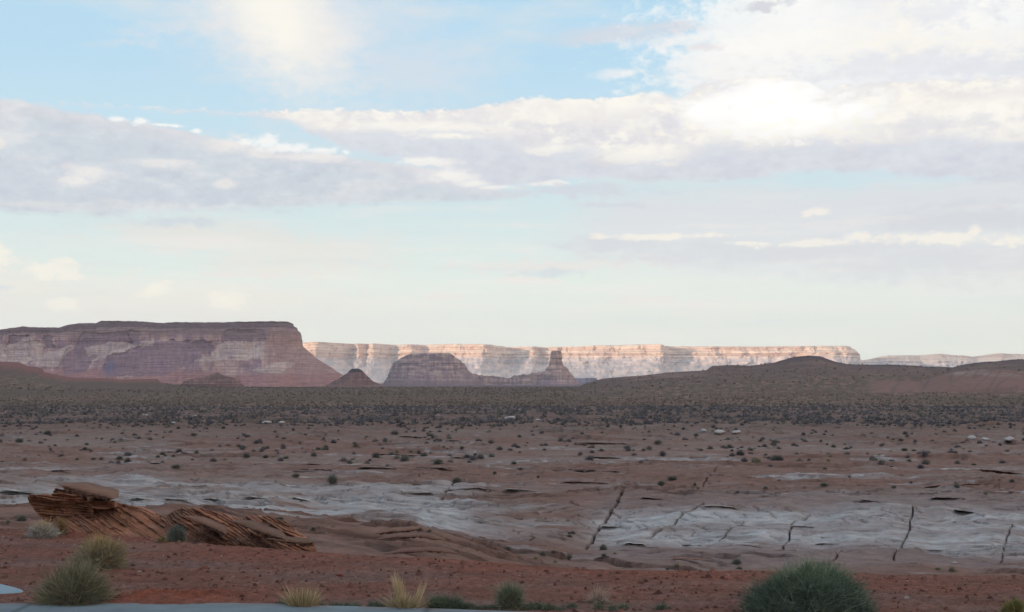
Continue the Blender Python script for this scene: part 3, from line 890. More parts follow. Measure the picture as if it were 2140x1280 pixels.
def bm_col(u, z, h, fr):
    v = vof((z - CAMZ) / (MD - 120))
    n1 = fbm(u / 60, v / 26, 430, 5); n2 = fbm(u / 16, v / 50, 431, 5); n3 = fbm(u / 9, v / 5, 432, 4); n4 = fbm(u / 2.6, v / 30, 433, 4)
    grey = albedo((128, 115, 114)); wall = albedo((124, 107, 114)); wall2 = albedo((150, 132, 126)); red = albedo((132, 102, 100)); pale = albedo((164, 156, 150)); cap = albedo((94, 84, 88)); dark = albedo((113, 99, 109))
    c = lerp(wall, wall2, sst(n2, -0.25, 0.35))
    c = lerp(c, albedo((138, 117, 112)), 0.8 * sst(u, 545, 560) * sst(v, 686, 696))
    c = lerp(c, red, 0.85 * sst(v + 8 * n1 - 12 * sst(u, 380, 480), 764, 778))
    uw = u + 7 * fbm(u / 24, v / 14, 437, 5, gain=0.65); vw = v + 4.5 * fbm(u / 16, v / 12, 438, 5, gain=0.65)
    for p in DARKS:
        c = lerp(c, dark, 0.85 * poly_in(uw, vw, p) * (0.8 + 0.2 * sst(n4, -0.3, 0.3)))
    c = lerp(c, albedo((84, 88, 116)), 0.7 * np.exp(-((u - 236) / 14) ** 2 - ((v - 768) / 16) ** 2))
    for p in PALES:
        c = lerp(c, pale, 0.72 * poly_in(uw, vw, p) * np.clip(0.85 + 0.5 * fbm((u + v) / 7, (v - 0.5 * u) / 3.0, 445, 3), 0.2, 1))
    c = c * (1 + 0.30 * n4 * sst(v, 690, 700) * (1 - sst(v, 770, 785)))[..., None]
    c = c * (1 + 0.55 * pn(u / 75, (v + 2 * pn(u / 50, 0, 447)) / 1.9, 446))[..., None]
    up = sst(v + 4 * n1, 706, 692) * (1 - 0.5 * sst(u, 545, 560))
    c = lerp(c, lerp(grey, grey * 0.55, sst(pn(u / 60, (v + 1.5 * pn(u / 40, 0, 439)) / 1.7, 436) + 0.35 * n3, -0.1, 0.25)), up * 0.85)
    c = lerp(c, albedo((96, 74, 78)), 0.8 * np.exp(-((vw - 711.5) / 0.9) ** 2) * sst(n1, -0.4, -0.1) * (u < 556))
    tv = vof((bm_ztop(u) - CAMZ) / MD)
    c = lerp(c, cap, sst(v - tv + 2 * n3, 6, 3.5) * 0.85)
    c = c * (1 + 0.22 * n3)[..., None] * np.array([0.97, 0.86, 0.95])
    return np.clip(c, 0.02, 1)


def bm_ztop(u):
    v = ci(u, BM_TOP) + 1.1 * fbm(u / 14, u * 0, 440, 4)
    return zv(v, MD - 90 + 0 * u)


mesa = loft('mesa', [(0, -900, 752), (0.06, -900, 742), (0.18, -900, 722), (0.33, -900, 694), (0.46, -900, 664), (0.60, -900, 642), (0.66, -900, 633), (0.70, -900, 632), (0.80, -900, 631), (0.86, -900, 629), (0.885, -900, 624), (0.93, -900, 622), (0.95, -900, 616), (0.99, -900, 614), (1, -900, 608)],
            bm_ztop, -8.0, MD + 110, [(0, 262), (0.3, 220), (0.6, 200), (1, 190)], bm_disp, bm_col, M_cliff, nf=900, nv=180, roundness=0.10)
tag(mesa, 'broad flat-topped sandstone mesa with streaked cliff walls at the left', 'mesa')

BD = 2250.0


def rock_loft(name, label, cat, silL, silR, vtop, D, depth, seed, palette, base_v, nf=220, nv=80, amp=2.0, strata=1.0, mat=M_cliff, ztf=None, roundness=0.5, cap=0.0):
    """silL / silR: (v, u) outline points of the left and right edges"""
    vb_, vt_ = base_v, vtop
    hv = np.linspace(0, 1, 24)
    vs = vb_ + (vt_ - vb_) * hv
    L = np.interp(vs, [p[0] for p in silL], [p[1] for p in silL]); R = np.interp(vs, [p[0] for p in silR], [p[1] for p in silR])
    side = list(zip(hv, L, R))
    s = D / F

    def disp(u, z, h, fr):
        v = vof((z - CAMZ) / D)
        st = (hs(np.floor((v + 1.2 * pn(u / 30, 0, seed + 3)) / 3.0), seed) - 0.5) * strata
        return s * (amp * 1.6 * fbm(u / 22, v / 60, seed, 4) + amp * 0.9 * np.abs(pn(u / 7, v / 40, seed + 1)) + 0.8 * amp * fbm(u / 5, v / 5, seed + 2, 3) * 0.5) + st * 1.2

    def colf(u, z, h, fr):
        v = vof((z - CAMZ) / D)
        n = fbm(u / 22, v / 7, seed + 9, 5); n2 = fbm(u / 5, v / 26, seed + 10, 4)
        c0, c1, c2 = palette
        c = lerp(c0, c1, sst(n + 0.5 * n2, -0.25, 0.35))
        c = lerp(c, c2, sst(v + 5 * n, base_v - 0.45 * (base_v - vtop), base_v - 0.05 * (base_v - vtop)) * 0.8)
        c = c * (1 + 0.50 * (hs(np.floor((v + n * 2) / 2.6), seed + 4) - 0.5) + 0.2 * n2)[..., None]
        if cap:
            c = lerp(c, np.array([0.07, 0.055, 0.06]), sst(h + 0 * u, cap - 0.03, cap + 0.02))
        return np.clip(c, 0.02, 1)

    zt = (lambda u: zv(vtop, D) + s * 0.9 * fbm(u / 8, u * 0, seed + 7, 3)) if ztf is None else ztf
    o = loft(name, side, zt, zv(base_v, D), D, depth, disp, colf, mat, nf=nf, nv=nv, roundness=roundness)
    if label:
        tag(o, label, cat)
    return o


GP = (albedo((108, 90, 98)), albedo((138, 117, 117)), albedo((118, 98, 106)))
RP = (albedo((88, 66, 68)), albedo((106, 80, 80)), albedo((98, 74, 74)))
rock_loft('butte', 'wide grey-purple flat-topped butte standing between the big mesa and the rock spire', 'butte',
          [(739, 866), (741, 852), (746, 840), (752, 826), (757, 821), (770, 816), (786, 810), (800, 802), (812, 796)],
          [(739, 938), (742, 948), (748, 952), (750, 962), (762, 972), (771, 976), (779, 986), (790, 998), (800, 1010), (812, 1022)],
          740, BD, [(0, 140), (0.2, 110), (0.5, 75), (1, 45)], 500, GP, 812, amp=1.7, roundness=0.42,
          ztf=lambda u: zv(np.interp(u, [830, 850, 870, 905, 940, 950], [744, 741, 740.5, 739.5, 739, 742]) + 0.5 * fbm(u / 8, u * 0, 507, 3), BD))
rock_loft('rock_spire', 'tall narrow tower of pinkish rock on a cone of scree right of the butte', 'butte',
          [(733, 1154), (740, 1151), (750, 1150), (759, 1149), (765, 1147), (768, 1143), (778, 1138), (788, 1132), (800, 1123), (812, 1114)],
          [(733, 1171), (741, 1173), (750, 1174), (760, 1176), (764, 1179), (776, 1190), (790, 1199), (800, 1208), (806, 1214), (812, 1218)],
          733.5, BD - 60, [(0, 95), (0.2, 66), (0.5, 30), (0.62, 14), (1, 9)], 540, (albedo((128, 106, 110)), albedo((156, 130, 124)), albedo((116, 98, 108))), 812, amp=1.3, nf=240, nv=110)
rock_loft('rock_ridge', 'low jagged ridge of grey rock between the butte and the spire', 'ridge',
          [(782, 972), (790, 966), (800, 958), (812, 940)], [(782, 1145), (790, 1150), (800, 1165), (812, 1180)],
          782, BD + 30, [(0, 60), (0.5, 34), (1, 10)], 560, GP, 812, amp=1.5,
          ztf=lambda u: zv(2.6 * fbm(u / 9, u * 0, 563, 4) + np.interp(u, [960, 975, 1000, 1030, 1055, 1062, 1072, 1085, 1100, 1120, 1135, 1150], [774, 778, 784, 787, 789, 792, 787, 784, 783, 779, 777, 776]), BD + 30))
rock_loft('knoll', 'red conical knoll with a dark crumbling cap in front of the big mesa', 'hill',
          [(771, 735), (775, 731), (779, 728), (790, 712), (800, 692), (812, 668)], [(771, 749), (774, 757), (779, 760), (790, 772), (797, 780), (804, 796), (812, 812)],
          771, 1350, [(0, 50), (0.5, 26), (0.8, 12), (1, 8)], 580, RP, 814, amp=1.0, strata=0.4, cap=0.83)
rock_loft('knoll', 'low red rock knoll with a small pointed top just left of the conical knoll', 'hill',
          [(779, 452), (784, 440), (789, 430), (792, 400), (797, 385), (808, 374), (814, 370)], [(779, 458), (785, 468), (791, 492), (794, 500), (803, 506), (808, 514), (814, 520)],
          779, 1250, [(0, 40), (0.3, 34), (0.6, 20), (1, 3)], 600, RP, 814, amp=1.6, strata=0.8)
rock_loft('rock_bench', 'small dark blue flat-topped bench of rock far behind right of the spire', 'mesa',
          [(790, 1196), (812, 1180)], [(790, 1246), (812, 1262)], 790.5, 3000, [(0, 90), (1, 60)], 620, (albedo((96, 92, 110)),) * 3, 812, amp=1.0)

# --- far sunlit cliffs
FD = 7000.0
FS = FD / F
RIM = [(300, 716), (640, 715.5), (700, 716), (800, 718), (870, 719), (930, 718), (1000, 720), (1060, 722), (1150, 723), (1210, 723), (1260, 721), (1300, 720.5), (1360, 719.5), (1400, 722), (1500, 723), (1600, 724), (1700, 723), (1760, 722), (1780, 724), (1830, 728)]
# recess of the cliff line (m, + = away from the camera) along u
REC = [(300, 100), (520, 0), (560, 150), (640, 60), (664, -110), (684, -60), (716, 260), (735, 120), (742, 60), (756, 220), (770, -30), (788, 40), (806, 250), (850, 20), (862, 40), (870, 160), (930, 60), (1000, -120), (1012, -130), (1064, 290), (1100, 170), (1118, 110), (1136, 260),
       (1180, 160), (1250, 60), (1290, 80), (1375, -100), (1388, 30), (1428, 170), (1520, 90), (1600, 60), (1700, 0), (1760, -20), (1840, 60)]


def far_disp(u, z, h, fr):
    v = vof((z - CAMZ) / FD)
    uq = u + 5 * fbm(u / 9, v / 12, 721, 3)
    rec = (ci(uq - 6, REC) + ci(uq, REC) + ci(uq + 6, REC)) / 3 * 0.85 + 42 * fbm(u / 33, v / 40, 700, 4)
    k = np.interp(h, [0, 0.2, 0.45, 1], [0.35, 0.6, 0.9, 1.0])
    gul = 16 * fbm((u + 0.9 * (v - 760)) / 21, v / 22, 705, 4) + 7 * fbm(u / 6.5, v / 20, 706, 3)
    st = 26 * (hs(np.floor((v + 0.7 * pn(u / 60, 0, 703)) / 3.3), 9) - 0.5)
    tal = 70 * fbm(u / 22, v / 11, 707, 4) * np.interp(h, [0, .15, .5, .6], [.5, .5, .4, .1])
    return -rec * k + gul * np.interp(h, [0, 0.5, 0.62, 1], [1, 1.1, 0.7, 0.5]) + st * np.interp(h, [0, 0.5, 0.6, 1], [0.3, 0.4, 1, 1]) + tal


def far_col(u, z, h, fr):
    v = vof((z - CAMZ) / FD)
    n = fbm(u / 40, v / 6, 710, 5); n2 = fbm(u / 9, v / 9, 711, 4)
    band = pn(u / 240 + 3, (v + 1.4 * pn(u / 90, 0, 715)) / 2.1, 712)
    c = lerp(np.array([.56, .34, .23]), np.array([.76, .55, .40]), sst(band + 0.3 * n, -0.25, 0.2))
    tal = sst(v + 3 * n, 749, 757)
    c = lerp(c, lerp(np.array([.46, .38, .36]), np.array([.64, .48, .40]), sst(n2 + n, -.3, .4)), tal)
    tv = ci(u, RIM)
    c = lerp(c, np.array([.20, .20, .19]), sst(v - tv, 3.6, 1.4) * sst(fbm(u / 30, u * 0, 716, 3) + 0.25, 0.0, 0.3))
    return np.clip(c * (1 + 0.2 * n2)[..., None], 0.03, 1)


fc_ = loft('cliff_wall', [(0, 100, 1900), (0.25, 130, 1868), (0.5, 150, 1822), (0.6, 150, 1812), (0.8, 150, 1798), (0.95, 150, 1786), (1, 150, 1776)],
           lambda u: zv(ci(u, RIM) + 0.45 * fbm(u / 14, u * 0, 720, 4), FD - 800), -16.0, FD + 400, [(0, 1700), (0.2, 1480), (0.4, 1330), (0.56, 1235), (0.62, 1218), (0.74, 1205), (0.80, 1190), (0.98, 1180), (1, 1175)],
           far_disp, far_col, M_far, nf=1500, nv=110, roundness=0.05)
tag(fc_, 'long sunlit banded cliff wall across the far distance', 'cliff')
# a second, farther range on the right
R2 = [(1780, 752), (1815, 748), (1830, 744), (1860, 741), (1900, 740), (1970, 738), (2010, 741), (2060, 742), (2090, 737), (2130, 738), (2300, 736), (2700, 742)]
REC2 = [(1700, 0), (1830, 300), (1850, 60), (1900, 120), (1930, 250), (1960, 60), (2030, 120), (2060, 330), (2090, 40), (2150, 120), (2200, 60), (2700, 200)]


def far2_disp(u, z, h, fr):
    v = vof((z - CAMZ) / 7400.0)
    return -ci(u, REC2) * 1.2 + 90 * np.abs(pn(u / 16, v / 40, 730)) + 30 * (hs(np.floor(v / 3.5), 19) - 0.5) + 40 * fbm(u / 10, v / 12, 731, 3)


fr_ = loft('cliff_range', [(0, 1700, 2800), (0.5, 1740, 2800), (1, 1790, 2750)],
           lambda u: zv(ci(u, R2) + 0.5 * fbm(u / 14, u * 0, 735, 3), 7400), -20.0, 8200, [(0, 1300), (0.4, 1000), (0.75, 860), (1, 600)], far2_disp, far_col, M_far, nf=500, nv=60, roundness=0.08)
tag(fr_, 'low pale rounded cliffs farthest away at the right behind the dark hill', 'cliff')

# --- unseen block added behind the camera so its shadow covers the plain
def back_shade_block():
    c = np.array([-1330.0, -120.0]); ax = np.array([0.707, -0.707]); nm_ = np.array([-0.707, -0.707])
    N = 160; rows = []; prof = [(0, 0.0), (0.25, 60), (0.45, 110), (0.5, 118), (0.75, 124), (0.8, 138), (1.0, 142)]
    H = 300.0
    hh = np.linspace(0, 1, 30)
    th = np.linspace(0, 2 * np.pi, N, endpoint=False)
    for h in hh:
        ins = np.interp(h, [p[0] for p in prof], [p[1] for p in prof])
        a = 2150 - ins; b = 330 - ins
        cx = np.sign(np.cos(th)) * np.abs(np.cos(th)) ** 0.35; sy = np.sign(np.sin(th)) * np.abs(np.sin(th)) ** 0.5
        d = 22 * fbm(np.cos(th) * 14, np.sin(th) * 14 + h, 800, 3)
        P = c[None, :] + ax[None, :] * (cx * (a + d))[:, None] + nm_[None, :] * (sy * (b + d) + 330)[:, None]
        rows.append(np.concatenate([P, np.full((N, 1), -5 + h * (H + 5))], 1))
    top = rows[-1]
    for t in (0.5, 0.999):
        r = top.copy(); r[:, :2] = top[:, :2] * (1 - t) + top[:, :2].mean(0) * t; rows.append(r)
    co = np.array(rows)
    cl = np.broadcast_to(np.array([0.32, 0.22, 0.17]), co.shape).reshape(-1, 3)
    o = mesh_obj('shade_block', co.reshape(-1, 3), grid_faces(co.shape[0], N, True), M_far, cols=cl, smooth=False)
    tag(o, 'unseen mesa-shaped block added behind the viewpoint to shade the foreground', 'mesa')


back_shade_block()


# ------------------------------------------------------------------ laminated outcrops in the foreground
def outcrop(silT, silB, D, dip, depth, seed, cols3, parent, name, nx=420, ny=130, lam=0.03, amp=0.05, back=0.4, lean=0.6, dipw=0.0, shear=0.0):
    """front face rises from (u, silB) to (u, silT); bedding dips to the right by `dip`; a rounded back closes it"""
    u0, u1 = silT[0][0], silT[-1][0]
    us = np.linspace(u0, u1, nx)
    vt = ci(us, silT) + 1.2 * fbm(us / 9, us * 0, seed + 1, 4); vbm = ci(us, silB)
    s = D / F
    rows = []; cc = []
    for j in range(ny + 1):
        t = j / ny
        # first 72% front, then crest and back
        if t < 0.72:
            h = t / 0.72
            hh = 1 - (1 - h) ** 1.25
            yo = -lean * depth * (1 - h) ** 1.1
        else:
            h = 1 - (t - 0.72) / 0.28
            hh = 1 - (1 - h) ** 2.2
            yo = back * (1 - h) ** 0.8
        v = vbm + (vt - vbm) * hh
        taper = np.clip(np.minimum(us - u0, u1 - us) / 25.0, 0, 1) ** 0.5
        X = (us + shear * (1 - hh) ** 1.3 * np.clip((u1 - us) / (u1 - u0), 0, 1) - 1070) * s
        Y = D + yo * taper
        Z = zv(v, D) - (0.12 if False else 0)
        b = Z * math.cos(dip) + X * math.sin(dip) + 0.016 * fbm(X / 0.9, Z / 0.3, seed + 2, 3) + dipw * np.sin(X * 2.2)
        q = b / lam + 1.5 * pn(b * 9, X * 0.5, seed + 3)
        k = np.floor(q); fr = q - k
        hk = hs(k, seed) * (0.5 + 0.9 * sst(pn(X / 0.35 + k * 0.7, k * 3.1, seed + 4), -0.3, 0.3))
        prot = amp * (hk * 1.5) * (1 - 0.55 * np.abs(fr * 2 - 1) ** 3) - amp * 0.8 * (np.abs(fr * 2 - 1) > 0.82) * hs(k, seed + 5)
        gone = sst(pn(X / 0.16 + k * 1.9, k * 5.3 + 0.5, seed + 12), 0.12, 0.3)
        prot = prot - amp * 0.9 * gone
        big = 0.10 * fbm(X / 0.6, Z / 0.3, seed + 6, 4) + 0.03 * fbm(X / 0.08, Z / 0.05, seed + 9, 3)
        Y = Y - (prot + big) * taper * (1 if t < 0.8 else 0.3)
        Z = Z + 0.25 * prot * (t > 0.3)
        rows.append(np.stack([X, Y, Z], -1))
        c = lerp(cols3[0], cols3[1], hs(k, seed + 7))
        c = lerp(c, cols3[2], sst(fbm(X / 0.3, Z / 0.1, seed + 8, 4), 0.0, 0.5) * 0.7) * (0.75 + 0.5 * sst(fbm(X / 0.5, Z / 0.25, seed + 13, 4), -0.4, 0.4))[..., None]
        cc.append(c)
    return mesh_obj(name, np.array(rows).reshape(-1, 3), grid_faces(ny + 1, nx), M_ledge, cols=np.array(cc).reshape(-1, 3), parent=parent)


def slab(name, top, D, depth, thick, parent, col, seed, dipz=0.0, n=70, ybk=0.0):
    """irregular overhanging plate; top: front edge points (u, v) left to right, the plate reaches back from there"""
    u0, u1 = top[0][0], top[-1][0]
    s = D / F
    us = np.linspace(u0, u1, n)
    vt = ci(us, top)
    th = ci(us, thick) if isinstance(thick, list) else np.full(n, float(thick))
    vt = vt + 1.3 * fbm(us / 15, us * 0, seed + 5, 4)
    th = th * np.clip(0.75 + 1.1 * fbm(us / 14, us * 0, seed + 6, 3), 0.15, 1.5)
    w = np.clip(np.minimum(us - u0, u1 - us) / (0.22 * (u1 - u0)), 0, 1) ** 0.6
    rows = []; cc = []
    L = 7
    def ring(yf, v, k):
        X = (us - 1070) * s
        Y = D + yf
        Z = zv(v, D) + yf * dipz
        rows.append(np.stack([X, Y + 0 * X, Z], -1))
        cc.append(np.broadcast_to(col * (0.75 + 0.5 * hs(np.array([k]), seed)[0]), (n, 3)))
    jag = 0.03 * fbm(us / 11, us * 0, seed, 4) * (D / 16)
    ring(depth * w * 0.9, vt - 0.0, 0)
    ring(depth * w * 0.5, vt - 0.0, 0)
    ring(-0.02 - jag, vt, 0)
    for j in range(L):
        t0, t1 = j / L, (j + 1) / L
        cut = (hs(np.floor(us / 17) + j * 31, seed + 2) * 0.05 + 0.03 * j / L) * (D / 16)
        ring(-0.02 - jag + cut, vt + th * t0 * w + 0.1, j)
        ring(-0.02 - jag + cut, vt + th * (t1 - 0.03) * w, j)
    ring(depth * w * 0.5, vt + th * w, 9)
    ring(depth * w * 0.9, vt + th * w, 9)
    co = np.array(rows)
    f = grid_faces(len(rows), n)
    last = np.stack([np.arange(n - 1) + (len(rows) - 1) * n, np.arange(1, n) + (len(rows) - 1) * n, np.arange(1, n), np.arange(n - 1)], -1)
    return mesh_obj(name, co.reshape(-1, 3), np.concatenate([f, last]), M_ledge, cols=np.array(cc).reshape(-1, 3), parent=parent)


OC = (albedo((92, 62, 53)), albedo((120, 86, 73)), albedo((110, 86, 79)))
t = empty('rock_outcrop', PX(215, 1110, 16.6))
tag(t, 'tilted layered red rock outcrop with an overhanging slab on top beside the left edge', 'rock outcrop')
T0 = t
t.location = (0, 0, 0)
outcrop([(118, 1058), (150, 1052), (250, 1052), (300, 1062), (345, 1082), (400, 1108)], [(118, 1112), (160, 1118), (250, 1124), (330, 1132), (400, 1134)], 16.6, math.radians(27), 0.9, 900, OC, t, 'rock_body', lam=0.024, amp=0.034)
outcrop([(63, 1042), (72, 1036), (85, 1037), (115, 1037), (130, 1030), (150, 1032), (175, 1040), (200, 1056)], [(63, 1096), (100, 1104), (150, 1112), (200, 1118)], 16.3, math.radians(4), 0.18, 930, (OC[0] * 0.9, OC[1], albedo((120, 88, 66))), t, 'overhang_block', nx=200, lam=0.024, amp=0.07, lean=-0.35, back=0.5, shear=44)
outcrop([(114, 1035), (122, 1025), (150, 1030), (190, 1042), (245, 1052)], [(114, 1058), (150, 1066), (200, 1066), (245, 1062)], 16.35, math.radians(6), 0.2, 950, OC, t, 'middle_block', nx=220, ny=80, lam=0.026, amp=0.08, lean=-0.3, back=0.5, shear=14)
slab('cap_slab', [(127, 1014), (150, 1020), (180, 1028), (215, 1036), (243, 1044)], 16.15, 0.75, [(127, 9), (150, 17), (190, 18), (225, 12), (243, 5)], t, albedo((104, 80, 72)), 960, dipz=0.03)
slab('thin_slab', [(62, 1038), (80, 1037), (110, 1043), (130, 1048)], 16.2, 0.4, 6, t, albedo((108, 76, 64)), 965)
t = empty('rock_outcrop', (0, 0, 0))
tag(t, 'long outcrop of thin rock layers dipping to the right at the edge of the gravel', 'rock outcrop')
T1 = t
outcrop([(352, 1078), (385, 1062), (430, 1064), (470, 1076), (505, 1086), (520, 1080), (560, 1080), (600, 1092), (625, 1116), (658, 1138), (664, 1146)],
        [(352, 1120), (400, 1132), (460, 1146), (520, 1152), (600, 1158), (664, 1160)], 16.0, math.radians(25), 0.9, 970, OC, t, 'rock_body', nx=620, lam=0.024, amp=0.05)
slab('lower_slab', [(560, 1126), (600, 1132), (640, 1136), (658, 1133)], 15.0, 0.5, [(560, 4), (620, 9), (658, 13)], t, albedo((102, 78, 70)), 972)
slab('tilted_slab', [(486, 1088), (520, 1102), (560, 1116), (600, 1128)], 15.1, 0.6, [(486, 4), (540, 7), (600, 4)], t, albedo((100, 78, 72)), 974)
slab('tilted_slab', [(392, 1080), (420, 1092), (450, 1104), (476, 1116)], 15.3, 0.5, [(392, 3), (440, 6), (476, 3)], t, albedo((102, 78, 72)), 976)
t = empty('rock_outcrop', (0, 0, 0))
tag(t, 'low reddish bedded outcrop on the bare slope beyond the middle of the gravel', 'rock outcrop')
slab('rock_layer', [(782, 1117), (820, 1112), (850, 1110), (878, 1106)], 25.5, 0.9, [(782, 5), (830, 7), (878, 3)], t, albedo((112, 84, 76)), 980)
slab('rock_layer', [(788, 1128), (830, 1124), (880, 1122), (930, 1130)], 24.6, 0.9, 4, t, albedo((108, 82, 76)), 982)
slab('rock_layer', [(800, 1160), (850, 1154), (900, 1152), (960, 1158)], 22.6, 0.7, 3.5, t, albedo((108, 80, 74)), 984)

# ------------------------------------------------------------------ overhanging ledges in the slickrock
def hit(u, v, d0=17.0, d1=1600.0):
    """the world point where the ray through photo pixel (u, v) meets the terrain"""
    D = np.exp(np.linspace(math.log(d0), math.log(d1), 1500))
    zc = -(v - 640.0) / F
    k = math.cos(TH) - math.sin(TH) * zc
    X = (u - 1070.0) / F / k * D
    z = terrain(X, D)
    ray = CAMZ + te(v) * D
    i = np.argmax(z >= ray)
    return X[i], D[i], z[i]


LEDGES = [  # u0, u1, v0, v1, thickness px, colour key
    (0, 70, 1024, 1031, 5, 'w'), (265, 330, 1040, 1046, 5, 'w'), (340, 402, 1044, 1046, 5, 'w'), (425, 478, 1043, 1046, 6, 'w'), (505, 570, 1038, 1044, 5, 'w'), (608, 650, 1040, 1048, 7, 'w'),
    (775, 880, 950, 953, 6, 't'), (745, 830, 977, 979, 6, 'w'), (860, 955, 979, 979, 3, 't'), (1155, 1250, 983, 982, 5, 'p'), (1180, 1290, 985, 985, 4, 'w'), (1165, 1270, 1008, 1010, 4, 'r'),
    (830, 900, 912, 916, 4, 'p'), (930, 975, 921, 923, 4, 't'), (1200, 1330, 926, 929, 4, 't'), (1925, 2080, 1018, 1010, 6, 'r'), (2045, 2140, 982, 992, 7, 'r'), (1220, 1330, 955, 960, 4, 'p'),
    (940, 1000, 957, 959, 4, 'r'), (300, 350, 965, 971, 4, 'w'), (600, 670, 974, 970, 3, 'p'), (615, 700, 983, 982, 3, 'r'), (110, 150, 985, 984, 4, 'r'), (340, 400, 945, 947, 4, 'r'),
    (1410, 1470, 1141, 1140, 4, 'w'), (1530, 1590, 1138, 1140, 4, 'w'), (1300, 1350, 1136, 1138, 4, 'w'), (1700, 1760, 1137, 1139, 4, 'p'), (1900, 1990, 1150, 1153, 3, 'p'), (1990, 2060, 1066, 1078, 6, 'p'),
    (1470, 1540, 1058, 1062, 5, 'p'), (1330, 1400, 1040, 1046, 4, 'p'), (1780, 1850, 1044, 1052, 4, 'p'),
    (1050, 1140, 1022, 1030, 6, 'w'), (930, 1040, 1026, 1018, 4, 'p'), (1400, 1480, 1168, 1172, 5, 'r'), (1250, 1300, 1100, 1104, 4, 'w'), (820, 905, 1036, 1030, 3, 'r'), (1640, 1720, 1100, 1104, 3, 'w'), (1940, 2050, 1040, 1046, 5, 'p')]
LC = {'w': albedo((150, 146, 152)), 't': albedo((118, 100, 98)), 'p': albedo((128, 114, 116)), 'r': albedo((114, 84, 78))}
LN = {'w': 'whitish', 't': 'tan', 'p': 'pinkish grey', 'r': 'reddish'}


def place_word(u, v):
    col = 'at the left' if u < 500 else 'left of centre' if u < 950 else 'near the centre' if u < 1300 else 'right of centre' if u < 1700 else 'at the right'
    row = ('just beyond the gravel' if v > 1120 else 'on the pale rock slope' if v > 1050 else 'above the pale rock band' if v > 1000 else 'in the middle of the bare rock' if v > 940 else 'towards the scrubby plain')
    return row + ' ' + col


used_lab = {}


def uniq(base, group):
    used_lab.setdefault(base, 0)
    used_lab[base] += 1
    return base


for i, (a, b, va, vc, th, key) in enumerate(LEDGES):
    um, vm = (a + b) / 2, (va + vc) / 2
    hx, hd, hz = hit(um, vm + th * 0.5)
    D = max(hd - 0.1, 17)
    s = D / F
    sg = (b - a)
    pts = [(a, va), (a + sg * .3, va * .7 + vc * .3 - 1.5), (a + sg * .7, va * .3 + vc * .7 - 1), (b, vc)]
    r = empty('rock_ledge', (0, 0, 0))
    bpy.data.objects.remove(r)
    o = slab('rock_ledge', pts, D, min(2.4, th * s * 8), th * (0.5 if vm < 1025 or um < 1150 else 0.3), None, LC[key] * 0.95, 1000 + i * 7, dipz=-0.05, n=40)
    tag(o, 'thin overhanging %s rock ledge %s' % (LN[key], place_word(um, vm)), 'rock ledge', 'overhanging ledges in the slickrock')

# ------------------------------------------------------------------ loose rocks
def rock_mesh(name, seed, n=10):
    """angular weathered boulder about 1 m wide, base at z=0"""
    r = np.random.default_rng(seed)
    nu, nv_ = 22, 14
    th = np.linspace(0, 2 * np.pi, nu, endpoint=False); ph = np.linspace(-0.5 * np.pi, 0.5 * np.pi, nv_)
    T, Ph = np.meshgrid(th, ph)
    d = np.stack([np.cos(Ph) * np.cos(T), np.cos(Ph) * np.sin(T), np.sin(Ph)], -1)
    rad = np.full(T.shape, 1.0)
    for k in range(n + 4):
        nn = r.normal(size=3); nn /= np.linalg.norm(nn)
        off = 0.55 + 0.3 * r.random()
        dt = d @ nn
        rad = np.minimum(rad, np.where(dt > 0.05, off / np.maximum(dt, 0.05), 9))
    P = d * rad[..., None] * np.array([0.55, 0.42, 0.30])
    P[..., 2] = np.maximum(P[..., 2], -0.16) + 0.14
    P += 0.015 * np.stack([pn(P[..., 0] * 6, P[..., 1] * 6 + P[..., 2] * 5, seed + k) for k in range(3)], -1)
    return P.reshape(-1, 3), grid_faces(nv_, nu, True)


def make_rock(seed, col):
    co, f = rock_mesh('rock', seed)
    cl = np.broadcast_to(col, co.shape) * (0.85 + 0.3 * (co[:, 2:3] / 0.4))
    return mesh_obj('boulder', co, f, M_ledge, cols=cl)


